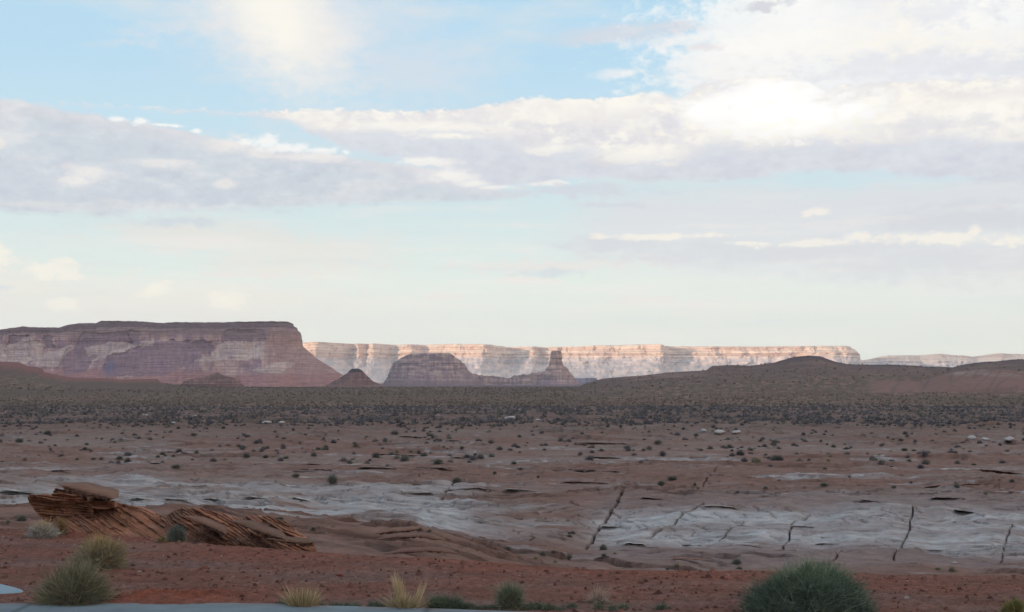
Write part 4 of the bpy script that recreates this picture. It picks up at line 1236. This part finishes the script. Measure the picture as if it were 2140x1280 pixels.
ROCKS = [  # u, v(base), width px, colour, label
    (556, 886, 22, 'w', 'whitish boulder heap lying in the scrub left of centre'), (590, 886, 18, 'w', 'smaller white boulder just right of the white heap'), (362, 885, 14, 'w', 'small white boulder in the dark scrub band at the left'),
    (1066, 879, 28, 'w', 'rounded pale boulder by itself near the centre in the scrub band'), (1125, 881, 16, 'w', 'flat pale rock just right of the lone pale boulder'),
    (303, 869, 14, 'w', 'small white rock high in the scrub at the left'), (410, 872, 18, 'w', 'low white rock patch in the far scrub left of the heap'), (915, 870, 16, 'p', 'pinkish rock in the far scrub left of centre'),
    (1502, 907, 30, 'w', 'broad whitish boulder in the scrub right of centre'), (1470, 904, 20, 'w', 'whitish rock left of the broad whitish boulder'), (1540, 906, 22, 'w', 'whitish rock right of the broad whitish boulder'),
    (2030, 918, 26, 'w', 'pale rock pile near the right edge of the scrub'), (2060, 920, 20, 'w', 'pale rock beside the pile near the right edge'), (2110, 922, 30, 'w', 'wide pale rock at the far right of the scrub'),
    (2095, 1026, 13, 'p', 'pinkish boulder of the row near the right edge, leftmost'), (2113, 1030, 12, 'p', 'pinkish boulder second in the row near the right edge'), (2130, 1031, 14, 'p', 'pinkish boulder at the right end of the row near the right edge'),
    (1995, 1178, 14, 'w', 'white broken rock at the foot of the pale face on the right'), (2080, 1150, 10, 'w', 'white block wedged beside the rightmost crack'), (1240, 1094, 8, 'w', 'white stone in the gully left of the pale face'),
    (1225, 1104, 7, 'w', 'white pebble low in the gully near the two dark round bushes'), (1500, 1122, 9, 'w', 'white block on the pale face right of centre'), (1635, 1126, 9, 'w', 'white block resting in the crack of the pale face'),
    (1720, 1128, 12, 'w', 'white rubble at the foot of the pale face beside the crack'), (1750, 1131, 9, 'w', 'white stone right of the rubble at the foot of the pale face'), (1112, 1130, 7, 'r', 'dark stone on the slope beyond the middle of the gravel'),
    (712, 1203, 15, 'g', 'dull red rock half buried in the gravel behind the straw tuft'), (668, 1170, 5, 'r', 'small red stone near the gravel edge')]
RC = {k: v_ * 0.8 for k, v_ in LC.items()}; RC['g'] = albedo((112, 58, 56))
for i, (u, v, w, key, lab) in enumerate(ROCKS):
    if v > 1165:
        D = CAMZ / -te(v) if v > ci(np.array(u), V_EDGE) else 40
        x, d, z = PX(u, v, float(D))
    else:
        x, d, z = hit(u, v)
    o = make_rock(1200 + i, RC[key] * (1.1 if key == 'w' else 1))
    sc = w * d / F
    o.location = (x, d, z - 0.04 * sc)
    o.scale = (sc, sc, sc * 0.75)
    o.rotation_euler = (0, 0, i * 1.3)
    tag(o, lab, 'boulder', 'loose boulders on the desert floor')

# stones strewn on the gravel (nobody could count them)
def stones():
    n = 8000
    X = rng.uniform(-6.5, 6.5, n); Y = 10.4 + (rng.random(n) ** 1.15) * 6.2
    uu = 1070 + F * X / Y
    De = CAMZ / -te(ci(uu, V_EDGE))
    ed = np.interp(1070 + F * X / 10.5, [-2000, 0, 470, 930, 1500, 3000], [1266, 1268.5, 1267, 1280, 1300, 1345])
    ok = (Y < De - 0.05) & (Y > CAMZ / -te(ed) + 0.05)
    X, Y = X[ok], Y[ok]; n = len(X)
    z = terrain(X, Y)
    S = 0.007 + 0.015 * rng.random(n) ** 3 + 0.014 * (rng.random(n) < 0.03)
    base = np.array([[1, 0, 0], [0.3, 0.9, 0], [-0.8, 0.6, 0], [-0.7, -0.7, 0], [0.4, -0.9, 0], [0.35, 0.3, 0.8], [-0.4, 0.1, 0.7], [0.0, -0.45, 0.75]])
    tri = np.array([[0, 1, 5], [1, 2, 6], [1, 6, 5], [2, 3, 6], [3, 4, 7], [3, 7, 6], [4, 0, 5], [4, 5, 7], [5, 6, 7]])
    A = rng.random(n) * 6.28
    P = np.repeat(base[None], n, 0) * (0.7 + 0.9 * rng.random((n, 1, 3))) * (1 + 0.35 * rng.normal(size=(n, 8, 1)).clip(-1, 1)) * S[:, None, None]
    ca, sa = np.cos(A)[:, None], np.sin(A)[:, None]
    x = P[..., 0] * ca - P[..., 1] * sa; y = P[..., 0] * sa + P[..., 1] * ca
    co = np.stack([x + X[:, None], y + Y[:, None], P[..., 2] * 0.9 + z[:, None] - 0.002], -1).reshape(-1, 3)
    f = (tri[None] + np.arange(n)[:, None, None] * 8).reshape(-1, 3)
    pal = np.array([albedo((84, 56, 54)), albedo((108, 74, 68)), albedo((76, 54, 52)), albedo((118, 92, 86)), albedo((140, 132, 132))])
    ch = rng.choice(5, n, p=[0.34, 0.34, 0.14, 0.168, 0.012])
    cl = np.repeat(pal[ch] * (0.8 + 0.4 * rng.random((n, 1))), 8, 0)
    o = mesh_obj('gravel', co, f, M_gravel, cols=cl)
    tag(o, 'small red and whitish stones strewn over the gravel shelf', 'gravel', kind='stuff')


stones()

# ------------------------------------------------------------------ vegetation
def blades(n, base_r, height, spread, width, seed, droop=0.3, seg=4, arc=1.0, zmin=0.15, curl=0.3, hvar=0.5, squash=1.0, lift=0.0):
    """n thin tapering ribbons fanning out from a root; returns coords, quads, length fraction per vertex"""
    r = np.random.default_rng(seed)
    az = r.random(n) * 2 * np.pi
    ct = zmin + (1 - zmin) * r.random(n) ** arc           # cos of lean from vertical
    st = np.sqrt(1 - ct ** 2)
    L = (1 - hvar * r.random(n))
    d = np.stack([np.cos(az) * st * spread, np.sin(az) * st * spread * squash, ct * height], -1)
    root = np.stack([np.cos(az), np.sin(az) * squash, 0 * az], -1) * (base_r * np.sqrt(r.random(n)))[:, None]
    root[:, 2] = lift * r.random(n)
    k = r.normal(size=(n, 3)) * curl
    side = np.cross(d, r.normal(size=(n, 3))); side /= np.linalg.norm(side, axis=1, keepdims=True) + 1e-9
    P = []
    for j in range(seg + 1):
        t = j / seg
        p = root + d * (L * t)[:, None] + k * (t * t * 0.35 * min(height, spread))
        p[:, 2] -= droop * t * t * st * height * 0.5
        w = width * (1 - 0.85 * t)
        P.append(p - side * w); P.append(p + side * w)
    P = np.stack(P, 1)                   # n, 2(seg+1), 3
    m = 2 * (seg + 1)
    q = np.array([[2 * j, 2 * j + 1, 2 * j + 3, 2 * j + 2] for j in range(seg)])
    f = (q[None] + np.arange(n)[:, None, None] * m).reshape(-1, 4)
    T = np.repeat(np.repeat(np.arange(seg + 1) / seg, 2)[None], n, 0)
    Z = P[..., 2].copy(); P[..., 2] = np.maximum(Z, 0.0 + 0 * Z)
    return P.reshape(-1, 3), f, T.reshape(-1), np.repeat(r.random(n), m)


def twigs_on(n, parent_n, base_r, height, spread, width, seed, twig=0.3, zmin=0.15, arc=1.0, squash=1.0, inner=0.35, seg=3, flat=1.0, hvar=0.35, lump=0.25, clumps=0):
    """many short twigs rooted along hidden stems so that the crown is full and uneven"""
    r = np.random.default_rng(seed)
    az = r.random(n) * 2 * np.pi
    ct = zmin + (1 - zmin) * r.random(n) ** arc
    lf = 1.0
    if clumps:
        cid = (r.random(n) ** 1.25 * clumps).astype(int)
        caz = r.random(clumps) * 2 * np.pi; cct = zmin + (1 - zmin) * r.random(clumps) ** arc
        az = caz[cid] + 0.17 * r.normal(size=n) / np.sqrt(1.05 - cct[cid] ** 2).clip(0.25, 1)
        ct = np.clip(cct[cid] + 0.09 * r.normal(size=n), 0.0, 1.0)
        lf = (0.72 + 0.36 * r.random(clumps))[cid]
    st = np.sqrt(1 - ct ** 2)
    lump_f = lf * 1 + lump * 2 * (pn(np.cos(az) * 2.2 + 9, np.sin(az) * 2.2 + ct * 2.5, seed) + 0.6 * pn(np.cos(az) * 6 + 9, np.sin(az) * 6 + ct * 6, seed + 1))
    dirv = np.stack([np.cos(az) * st * spread, np.sin(az) * st * spread * squash, ct * height], -1) * lump_f[:, None]
    rad = inner + (1 - inner) * r.random(n) ** 0.6
    root = dirv * (rad * (1 - twig))[:, None]
    dn = dirv / (np.linalg.norm(dirv, axis=1, keepdims=True) + 1e-9)
    tv = dn * 0.6 + r.normal(size=(n, 3)) * 0.55 + np.array([0, 0, 0.25])
    tv /= np.linalg.norm(tv, axis=1, keepdims=True)
    ln = twig * height * (0.5 + 0.8 * r.random(n)) * 1.2
    side = np.cross(tv, r.normal(size=(n, 3))); side /= np.linalg.norm(side, axis=1, keepdims=True) + 1e-9
    kk = r.normal(size=(n, 3)) * 0.2
    P = []
    for j in range(seg + 1):
        t = j / seg
        p = root + tv * (ln * t)[:, None] + kk * (ln * t * t)[:, None]
        w = (width * (1 - 0.8 * t))
        P.append(p - side * w); P.append(p + side * w)
    P = np.stack(P, 1); m = 2 * (seg + 1)
    P[..., 2] = np.maximum(P[..., 2], 0.004)
    q = np.array([[2 * j, 2 * j + 1, 2 * j + 3, 2 * j + 2] for j in range(seg)])
    f = (q[None] + np.arange(n)[:, None, None] * m).reshape(-1, 4)
    return P.reshape(-1, 3), f, np.repeat(rad, m), np.repeat(r.random(n), m)


def cmix(cols, rnd, T):
    c = np.array(cols)
    i = np.minimum((rnd * len(c)).astype(int), len(c) - 1)
    return c[i] * (0.8 + 0.4 * ((rnd * 97) % 1.0))[:, None]


def ground_z(x, y):
    return float(terrain(np.array([x]), np.array([y]))[0])


def big_bush(name, label, u, v, D, w, h, cols, stemcol, seed, n=9000, squash=0.9, zmin=0.1, twig=0.28, width=0.0022, stems=60, cat='bush', inner=0.3, spiky=0.0, tipcols=None, lump=0.25, clumps=70):
    x = (u - 1070) / F * D
    t = empty(name, (x, D, ground_z(x, D) - 0.01))
    tag(t, label, cat)
    co, f, T, rd = twigs_on(n, 0, 0.05, h, w / 2, width, seed, twig=twig, zmin=zmin, squash=squash, inner=inner, lump=lump, clumps=clumps)
    cl = cmix(cols, rd, T)
    if tipcols is not None:
        rel = np.clip(co[:, 2] / h, 0, 1.2)
        cl = lerp(cl, cmix(tipcols, rd, T), sst(rel + 0.3 * (rd - 0.5), 0.5, 0.95))
    mesh_obj('foliage', co, f, M_leaf, cols=cl, parent=t)
    co, f, T, rd = blades(stems, 0.04, h * 0.75, w / 2 * 0.9, 0.006, seed + 1, curl=0.5, zmin=0.12)
    mesh_obj('stem', co, f, M_leaf, cols=np.broadcast_to(stemcol, co.shape), parent=t)
    co, f, T, rd = blades(int(stems * 1.1), w * 0.12, h * 1.04, w / 2 * 1.12, 0.0016, seed + 5, curl=0.7, zmin=0.1, hvar=0.35)
    mesh_obj('dry_twigs', co, f, M_leaf, cols=cmix([stemcol * 1.3, stemcol * 1.8], rd, T), parent=t)
    # litter under the crown
    n_ = int(60 + 900 * w)
    a_ = rng.random(n_) * 6.28; q_ = w * 0.5 * (0.3 + 0.75 * rng.random(n_))
    lx, ly = np.cos(a_) * q_, np.sin(a_) * q_
    d_ = rng.normal(size=(n_, 2)) * 0.016
    lz = terrain(x + lx, D + ly) - t.location.z + 0.006
    P_ = np.stack([np.stack([lx, ly, lz], -1), np.stack([lx + d_[:, 0], ly + d_[:, 1], lz + 0.004], -1), np.stack([lx + d_[:, 0] * 0.9 + 0.003, ly + d_[:, 1] + 0.003, lz + 0.008], -1)], 1).reshape(-1, 3)
    o_ = mesh_obj('leaf_litter', P_, np.arange(n_ * 3).reshape(-1, 3), M_leaf, cols=np.broadcast_to(stemcol * 0.8, P_.shape), parent=t)
    o_['kind'] = 'stuff'
    return t


GR1 = [albedo((88, 86, 74)), albedo((76, 76, 66)), albedo((98, 94, 80)), albedo((66, 68, 62)), albedo((112, 102, 86))]
GR2 = [albedo((104, 98, 82)), albedo((88, 86, 76)), albedo((120, 108, 84)), albedo((98, 96, 92))]
GRD = [albedo((64, 74, 68)), albedo((54, 64, 60)), albedo((76, 84, 74)), albedo((60, 68, 66)), albedo((84, 90, 80))]
GRY = [albedo((122, 120, 122)), albedo((108, 106, 110)), albedo((134, 128, 124))]
STR = [albedo((124, 110, 88)), albedo((108, 96, 78)), albedo((142, 128, 106)), albedo((96, 86, 72))]
SAG = [albedo((76, 82, 82)), albedo((64, 70, 72)), albedo((88, 92, 88))]
STEM = albedo((84, 76, 70))
big_bush('bush', 'round olive-green bush beside the pavement at the lower left, nearest of the left bushes', 166, 1262, 10.75, 0.60, 0.36, GR1, STEM, 1300, n=15000, zmin=0.0, lump=0.22, inner=0.12, twig=0.34, clumps=110)
big_bush('bush', 'straw-tipped grey-green bush directly behind the round olive-green bush', 218, 1182, 12.9, 0.56, 0.30, GR2, STEM, 1310, n=11000, zmin=0.1, lump=0.3, tipcols=[albedo((132, 114, 84)), albedo((112, 100, 78))])
big_bush('dry_bush', 'low greyish dry twiggy bush below the overhanging layered rock', 95, 1112, 15.6, 0.42, 0.20, GRY, STEM * 1.3, 1320, n=5000, width=0.0028, tipcols=[albedo((140, 118, 86)), albedo((126, 114, 100))])
big_bush('dry_grass', 'straw-coloured dry tuft growing against the left side of the layered rock', 133, 1100, 15.9, 0.16, 0.20, [albedo((112, 94, 70)), albedo((98, 84, 64))], STEM, 1325, n=1200, zmin=0.5)
big_bush('sage_bush', 'small blue-green sage bush in the hollow between the two layered outcrops', 375, 1134, 15.0, 0.20, 0.19, SAG, STEM, 1330, n=3500, width=0.0026, zmin=0.25)
big_bush('yellow_bush', 'tiny yellow-green clump left of the small blue-green sage bush', 344, 1133, 14.9, 0.13, 0.07, [albedo((98, 90, 56)), albedo((86, 82, 60))], STEM, 1335, n=900, width=0.003)
big_bush('bush', 'large dark green feathery bush at the bottom edge right of centre', 1682, 1286, 10.35, 1.10, 0.41, GRD, albedo((60, 64, 58)), 1340, n=42000, zmin=0.02, twig=0.22, lump=0.13, inner=0.3, width=0.002, clumps=230, tipcols=[albedo((86, 96, 80)), albedo((98, 102, 86)), albedo((70, 84, 72))])
big_bush('bush', 'thin upright grey-green bush between the straw tuft and the big dark bush', 1066, 1276, 10.62, 0.24, 0.21, [albedo((86, 92, 80)), albedo((72, 80, 70)), albedo((100, 98, 86))], STEM, 1350, n=2600, zmin=0.35, twig=0.4)
big_bush('dry_bush', 'sparse leafless grey twigs on the gravel right of the thin upright bush', 1248, 1258, 10.95, 0.24, 0.14, [albedo((116, 100, 96)), albedo((132, 118, 112))], STEM, 1355, n=420, zmin=0.2, twig=0.5, width=0.0016)
big_bush('yellow_bush', 'yellowish-green clump in the lower right corner', 2112, 1284, 10.4, 0.26, 0.13, [albedo((92, 88, 56)), albedo((80, 82, 56)), albedo((108, 96, 62))], STEM, 1360, n=3000)


def tuft(label, u, v, D, w, h, seed, n=520, lean=None):
    x = (u - 1070) / F * D
    t = empty('grass_tuft', (x, D, ground_z(x, D) - 0.01)); tag(t, label, 'grass tuft')
    co, f, T, rd = blades(n, 0.07, h, w / 2, 0.0024, seed, droop=0.25, curl=0.35, zmin=0.55, hvar=0.6, seg=5)
    mesh_obj('blades', co, f, M_leaf, cols=cmix(STR, rd, T), parent=t)
    co, f, T, rd = twigs_on(n, 0, .05, h * 0.55, w / 2 * 0.8, 0.0018, seed + 2, twig=0.5, zmin=0.3)
    mesh_obj('dry_leaves', co, f, M_leaf, cols=cmix([albedo((112, 98, 74)), albedo((92, 86, 66))], rd, T), parent=t)
    if lean is not None:
        for lx, hh, nn in lean:
            co, f, T, rd = blades(nn, 0.02, hh, 0.05, 0.0022, seed + int(abs(lx) * 1000) + 5, droop=0, curl=0.12, zmin=0.9, hvar=0.4)
            co[:, 0] += lx * (0.35 + 0.65 * co[:, 2] / hh)
            mesh_obj('seed_stalks', co, f, M_leaf, cols=cmix([albedo((146, 132, 110)), albedo((130, 116, 96))], rd, T), parent=t)
    return t


tuft('orange-straw dry grass tuft at the pavement edge left of centre', 636, 1270, 10.60, 0.36, 0.25, 1400, n=620)
tuft('tallest pale straw grass tuft with two leaning plumes at the pavement edge', 850, 1276, 10.52, 0.44, 0.21, 1410, n=560, lean=[(-0.09, 0.33, 110), (-0.05, 0.27, 80), (0.15, 0.26, 80)])


# green ground cover along the pavement edge
def ground_cover():
    P = []; Fc = []; C = []; off = 0
    r = np.random.default_rng(1500)
    for i in range(110):
        u = r.choice([r.uniform(575, 860), r.uniform(880, 1180), r.uniform(900, 980), r.uniform(1180, 1460)], p=[0.35, 0.35, 0.22, 0.08])
        D = 10.62 + 0.10 * r.random() - 0.00012 * (u - 560) * 0.9
        x = (u - 1070) / F * D
        h = 0.035 + 0.03 * r.random() + (0.05 if 885 < u < 960 else 0)
        co, f, T, rd = twigs_on(150, 0, .02, h, 0.07, 0.0018, 1501 + i, twig=0.5, zmin=0.05)
        co = co + np.array([x, D, ground_z(x, D)])
        g = [albedo((56, 66, 58)), albedo((66, 74, 64)), albedo((78, 82, 72))] if u > 880 else [albedo((70, 76, 70)), albedo((82, 84, 78)), albedo((64, 70, 64))]
        P.append(co); Fc.append(f + off); C.append(cmix(g, rd, T)); off += len(co)
    o = mesh_obj('ground_cover', np.concatenate(P), np.concatenate(Fc), M_leaf, cols=np.concatenate(C))
    tag(o, 'low grey-green weeds along the edge of the pavement', 'ground cover', kind='stuff')


ground_cover()


# --- small desert shrubs: prototypes about 1 m wide
def shrub_proto(seed, cols, h=0.6, n=1300, width=0.011, lump=0.35, zmin=0.05, nm='desert_shrub'):
    co, f, T, rd = twigs_on(n, 0, .05, h, 0.45, width, seed, twig=0.4, zmin=zmin, inner=0.15, seg=2, lump=lump)
    o = mesh_obj(nm, co, f, M_leaf, cols=cmix(cols, rd, T))
    return o


G_A = [albedo((78, 79, 77)), albedo((68, 71, 70)), albedo((88, 87, 82))]
G_B = [albedo((84, 84, 84)), albedo((74, 76, 80)), albedo((98, 98, 96))]
G_C = [albedo((69, 70, 70)), albedo((63, 65, 66)), albedo((77, 76, 73))]
G_D = [albedo((96, 92, 78)), albedo((84, 82, 70)), albedo((108, 102, 86))]
PROTO = {'a': [shrub_proto(1600 + k, G_A, 0.55 + 0.1 * k) for k in range(2)], 'b': [shrub_proto(1610 + k, G_B, 0.5, n=600) for k in range(2)],
         'c': [shrub_proto(1620 + k, G_C, 0.62, n=1000, lump=0.15, zmin=0.02) for k in range(2)], 'd': [shrub_proto(1630 + k, G_D, 0.5, n=520) for k in range(2)]}
PW = {'a': 'grey-green', 'b': 'blue-grey', 'c': 'dark', 'd': 'dull olive'}
used = set()


def put_shrub(kind, i, x, y, z, s, label, group):
    p = PROTO[kind][i % 2]
    if p.name not in used:
        used.add(p.name); o = p
    else:
        o = p.copy(); scene.collection.objects.link(o)
    o.location = (x, y, z - 0.02 * s); o.scale = (s, s, s * (0.55 + 0.45 * random.random())); o.rotation_euler = (0, 0, random.random() * 6.28)
    tag(o, label, 'shrub', group)
    return o


SHR = [  # hand placed from the photo: u, v of the base, width px, kind
    (665, 941, 17, 'c'), (683, 941, 12, 'c'), (743, 937, 13, 'a'), (741, 931, 12, 'a'), (507, 938, 22, 'c'), (530, 944, 18, 'b'), (403, 909, 12, 'a'), (94, 921, 10, 'c'), (40, 925, 24, 'a'), (100, 910, 22, 'c'), (141, 921, 7, 'a'), (240, 927, 7, 'a'), (43, 908, 8, 'c'),
    (250, 963, 18, 'a'), (195, 962, 14, 'a'), (212, 965, 12, 'a'), (330, 958, 12, 'a'), (345, 957, 9, 'a'), (362, 957, 11, 'a'), (402, 964, 9, 'c'), (340, 951, 16, 'a'), (411, 951, 14, 'a'), (5, 972, 10, 'a'), (161, 962, 10, 'c'), (470, 963, 12, 'd'),
    (695, 1015, 30, 'a'), (618, 1000, 24, 'a'), (955, 1007, 26, 'a'), (1088, 982, 15, 'c'), (1034, 993, 12, 'c'), (1125, 1000, 10, 'c'), (845, 965, 26, 'a'), (875, 949, 12, 'c'), (993, 952, 10, 'c'), (935, 947, 6, 'c'), (1165, 970, 7, 'c'),
    (1313, 943, 16, 'a'), (1345, 944, 12, 'a'), (1257, 944, 20, 'b'), (1375, 927, 22, 'a'), (900, 912, 22, 'a'), (825, 908, 22, 'a'), (1020, 905, 14, 'b'), (1340, 970, 14, 'b'), (1405, 1005, 30, 'a'), (1382, 1015, 22, 'a'), (1452, 1020, 10, 'c'), (1465, 943, 14, 'a'), (1550, 952, 16, 'a'),
    (1731, 965, 14, 'd'), (1735, 956, 12, 'd'), (1863, 977, 8, 'c'), (1775, 999, 9, 'c'), (1722, 1016, 22, 'a'), (1628, 1006, 9, 'c'), (1600, 1026, 18, 'b'), (1542, 1032, 10, 'c'), (1904, 1010, 10, 'c'), (1868, 1022, 14, 'a'), (2000, 1020, 16, 'a'), (2060, 1035, 18, 'b'), (1900, 965, 14, 'a'), (1770, 940, 20, 'a'), (1890, 943, 18, 'c'), (1910, 943, 12, 'a'), (2027, 945, 12, 'a'), (2105, 944, 14, 'a'), (2035, 973, 14, 'c'),
    (1197, 1117, 15, 'c'), (1190, 1123, 17, 'c'), (1115, 1128, 9, 'c'), (1261, 1150, 22, 'a'), (1190, 1118, 10, 'c'), (1061, 1147, 22, 'b'), (1120, 1168, 16, 'd'), (1135, 1164, 16, 'a'), (1157, 1157, 14, 'a'), (1190, 1170, 16, 'a'), (1262, 1168, 16, 'a'), (1285, 1160, 14, 'd'), (1160, 1176, 14, 'd'), (1290, 1050, 10, 'a'),
    (877, 1108, 13, 'a'), (898, 1112, 11, 'a'), (655, 1108, 14, 'c'), (696, 1103, 10, 'd'), (45, 1090, 30, 'a'), (18, 1099, 18, 'd'), (585, 1088, 22, 'a'), (630, 1050, 8, 'a'), (1715, 1184, 26, 'a'), (1540, 1178, 26, 'a'), (1415, 1192, 20, 'd'), (1395, 1193, 10, 'a'), (1990, 1196, 24, 'd'), (1960, 1192, 20, 'd'), (1545, 1190, 18, 'a'), (865, 1012, 8, 'd'), (2115, 1012, 14, 'a')]
for i, (u, v, w, k) in enumerate(SHR):
    x, d, z = hit(u, v)
    s = w * d / F * 0.92
    size = 'large' if w >= 22 else 'small' if w <= 11 else 'medium-sized'
    put_shrub(k, i, x, d, z, s, '%s %s desert shrub %s' % (size, PW[k], place_word(u, v)), 'shrubs scattered over the slickrock')
nrand = 300 - len(SHR)
cnt = 0
r = np.random.default_rng(77)
while cnt < nrand - 4:
    u = r.uniform(-60, 2200); v = 872 + 110 * r.random() ** 2.2
    if pn(u / 110.0, v / 9.0, 90) < 0.03:
        continue
    x, d, z = hit(u, v)
    k = r.choice(list('aabbbcdd'))
    s = 0.30 + 0.55 * r.random() ** 1.6
    size = 'broad' if s > 0.6 else 'low'
    put_shrub(k, cnt, x, d, z, s, '%s %s desert shrub %s' % (size, PW[k], place_word(u, v)), 'shrubs scattered before the plain')
    cnt += 1


def scrub_mass():
    """the rest of the scrub, far too many to count"""
    P = []; Cc = []; Fc = []
    r = np.random.default_rng(88)
    protos = []
    for k in range(10):
        if k < 5:
            co, f, T, rd = twigs_on(26, 0, .05, 0.55, 0.45, 0.075, 1700 + k, twig=0.5, zmin=0.02, inner=0.1, seg=1, lump=0.3)
        else:
            co, f, T, rd = twigs_on(330, 0, .05, 0.5, 0.42, 0.02, 1700 + k, twig=0.4, zmin=0.02, inner=0.1, seg=1, lump=0.4)
        protos.append((co, f, rd))
    v = np.concatenate([850 + 46 * r.random(9000), 884 + 95 * r.random(2600) ** 1.9])
    u = r.uniform(-250, 2400, len(v))
    m = fbm(u / 120.0, v / 9.0, 93, 3) > np.interp(v, [850, 880, 900, 980], [-0.3, -0.15, 0.02, 0.2])
    u, v = u[m], v[m]
    D0 = np.interp(v, [850, 880, 908, 952, 1004], [420, 240, 170, 110, 70])
    X = (u - 1070) / F * D0; Y = D0 * (1 + 0.04 * r.normal(size=len(v)))
    n2 = 13000
    Y2 = np.exp(r.uniform(math.log(400), math.log(1480), n2)); X2 = (r.uniform(-250, 2400, n2) - 1070) / F * Y2
    X = np.concatenate([X, X2]); Y = np.concatenate([Y, Y2])
    near_ = Y < 215
    sc = np.where(near_, 0.6, 1.0) * np.concatenate([0.6 + 0.9 * r.random(len(v)), 0.5 + 0.9 * r.random(n2)]) * (1 + 0.5 * (Y > 700))
    uu_ = 1070 + F * X / Y
    keep = ~((Y > 780) & (uu_ < 345)) & ~((Y > 560) & (Y < 720) & (uu_ > 1800)) & ~((Y > 600) & (uu_ > 1200) & (r.random(len(X)) < 0.55))
    X, Y, sc = X[keep], Y[keep], sc[keep]
    Z = terrain(X, Y)
    tone = r.integers(0, 4, len(X)); tone = np.where(Y > 430, 4 + r.integers(0, 3, len(X)), tone)
    pal = np.array([albedo((74, 74, 79)), albedo((69, 70, 77)), albedo((77, 75, 75)), albedo((60, 61, 66)), albedo((80, 73, 67)), albedo((76, 69, 65)), albedo((86, 77, 70))])
    off = 0
    for k in range(10):
        sel = (np.arange(len(X)) % 5 == k % 5) & ((Y < 215) == (k >= 5))
        co, f, rd = protos[k]
        n = int(sel.sum())
        if n == 0:
            continue
        a = r.random(n) * 6.28; ca, sa = np.cos(a)[:, None], np.sin(a)[:, None]
        s = sc[sel][:, None]
        x = (co[None, :, 0] * ca - co[None, :, 1] * sa) * s + X[sel][:, None]
        y = (co[None, :, 0] * sa + co[None, :, 1] * ca) * s + Y[sel][:, None]
        z = co[None, :, 2] * s + Z[sel][:, None] - 0.03
        P.append(np.stack([x, y, z], -1).reshape(-1, 3))
        Fc.append((f[None] + np.arange(n)[:, None, None] * len(co)).reshape(-1, 4) + off)
        off += n * len(co)
        Cc.append((pal[tone[sel]][:, None, :] * (0.8 + 0.4 * rd[None, :, None])).reshape(-1, 3))
    o = mesh_obj('desert_scrub', np.concatenate(P), np.concatenate(Fc), M_leaf, cols=np.concatenate(Cc) * np.array([1.0, 0.93, 0.95]))
    tag(o, 'mass of small grey and olive scrub covering the plain', 'scrub', kind='stuff')


scrub_mass()

# ------------------------------------------------------------------ air
def haze():
    x0, x1, y0, y1, z0, z1 = -31000, 30500, -5500, 12800, -60, 560
    co = [(x0, y0, z0), (x1, y0, z0), (x1, y1, z0), (x0, y1, z0), (x0, y0, z1), (x1, y0, z1), (x1, y1, z1), (x0, y1, z1)]
    o = mesh_obj('haze', np.array(co), [(0, 3, 2, 1), (4, 5, 6, 7), (0, 1, 5, 4), (1, 2, 6, 5), (2, 3, 7, 6), (3, 0, 4, 7)])
    m = bpy.data.materials.new('haze'); m.use_nodes = True
    nt = m.node_tree; nt.nodes.clear()
    out = nt.nodes.new('ShaderNodeOutputMaterial'); pv = nt.nodes.new('ShaderNodeVolumePrincipled')
    pv.inputs['Color'].default_value = (0.84, 0.90, 1.0, 1)
    pv.inputs['Density'].default_value = 7.5e-5
    pv.inputs['Anisotropy'].default_value = 0.1
    nt.links.new(pv.outputs[0], out.inputs['Volume'])
    o.data.materials.append(m)
    tag(o, 'thin blue evening haze', 'haze', kind='stuff')


haze()
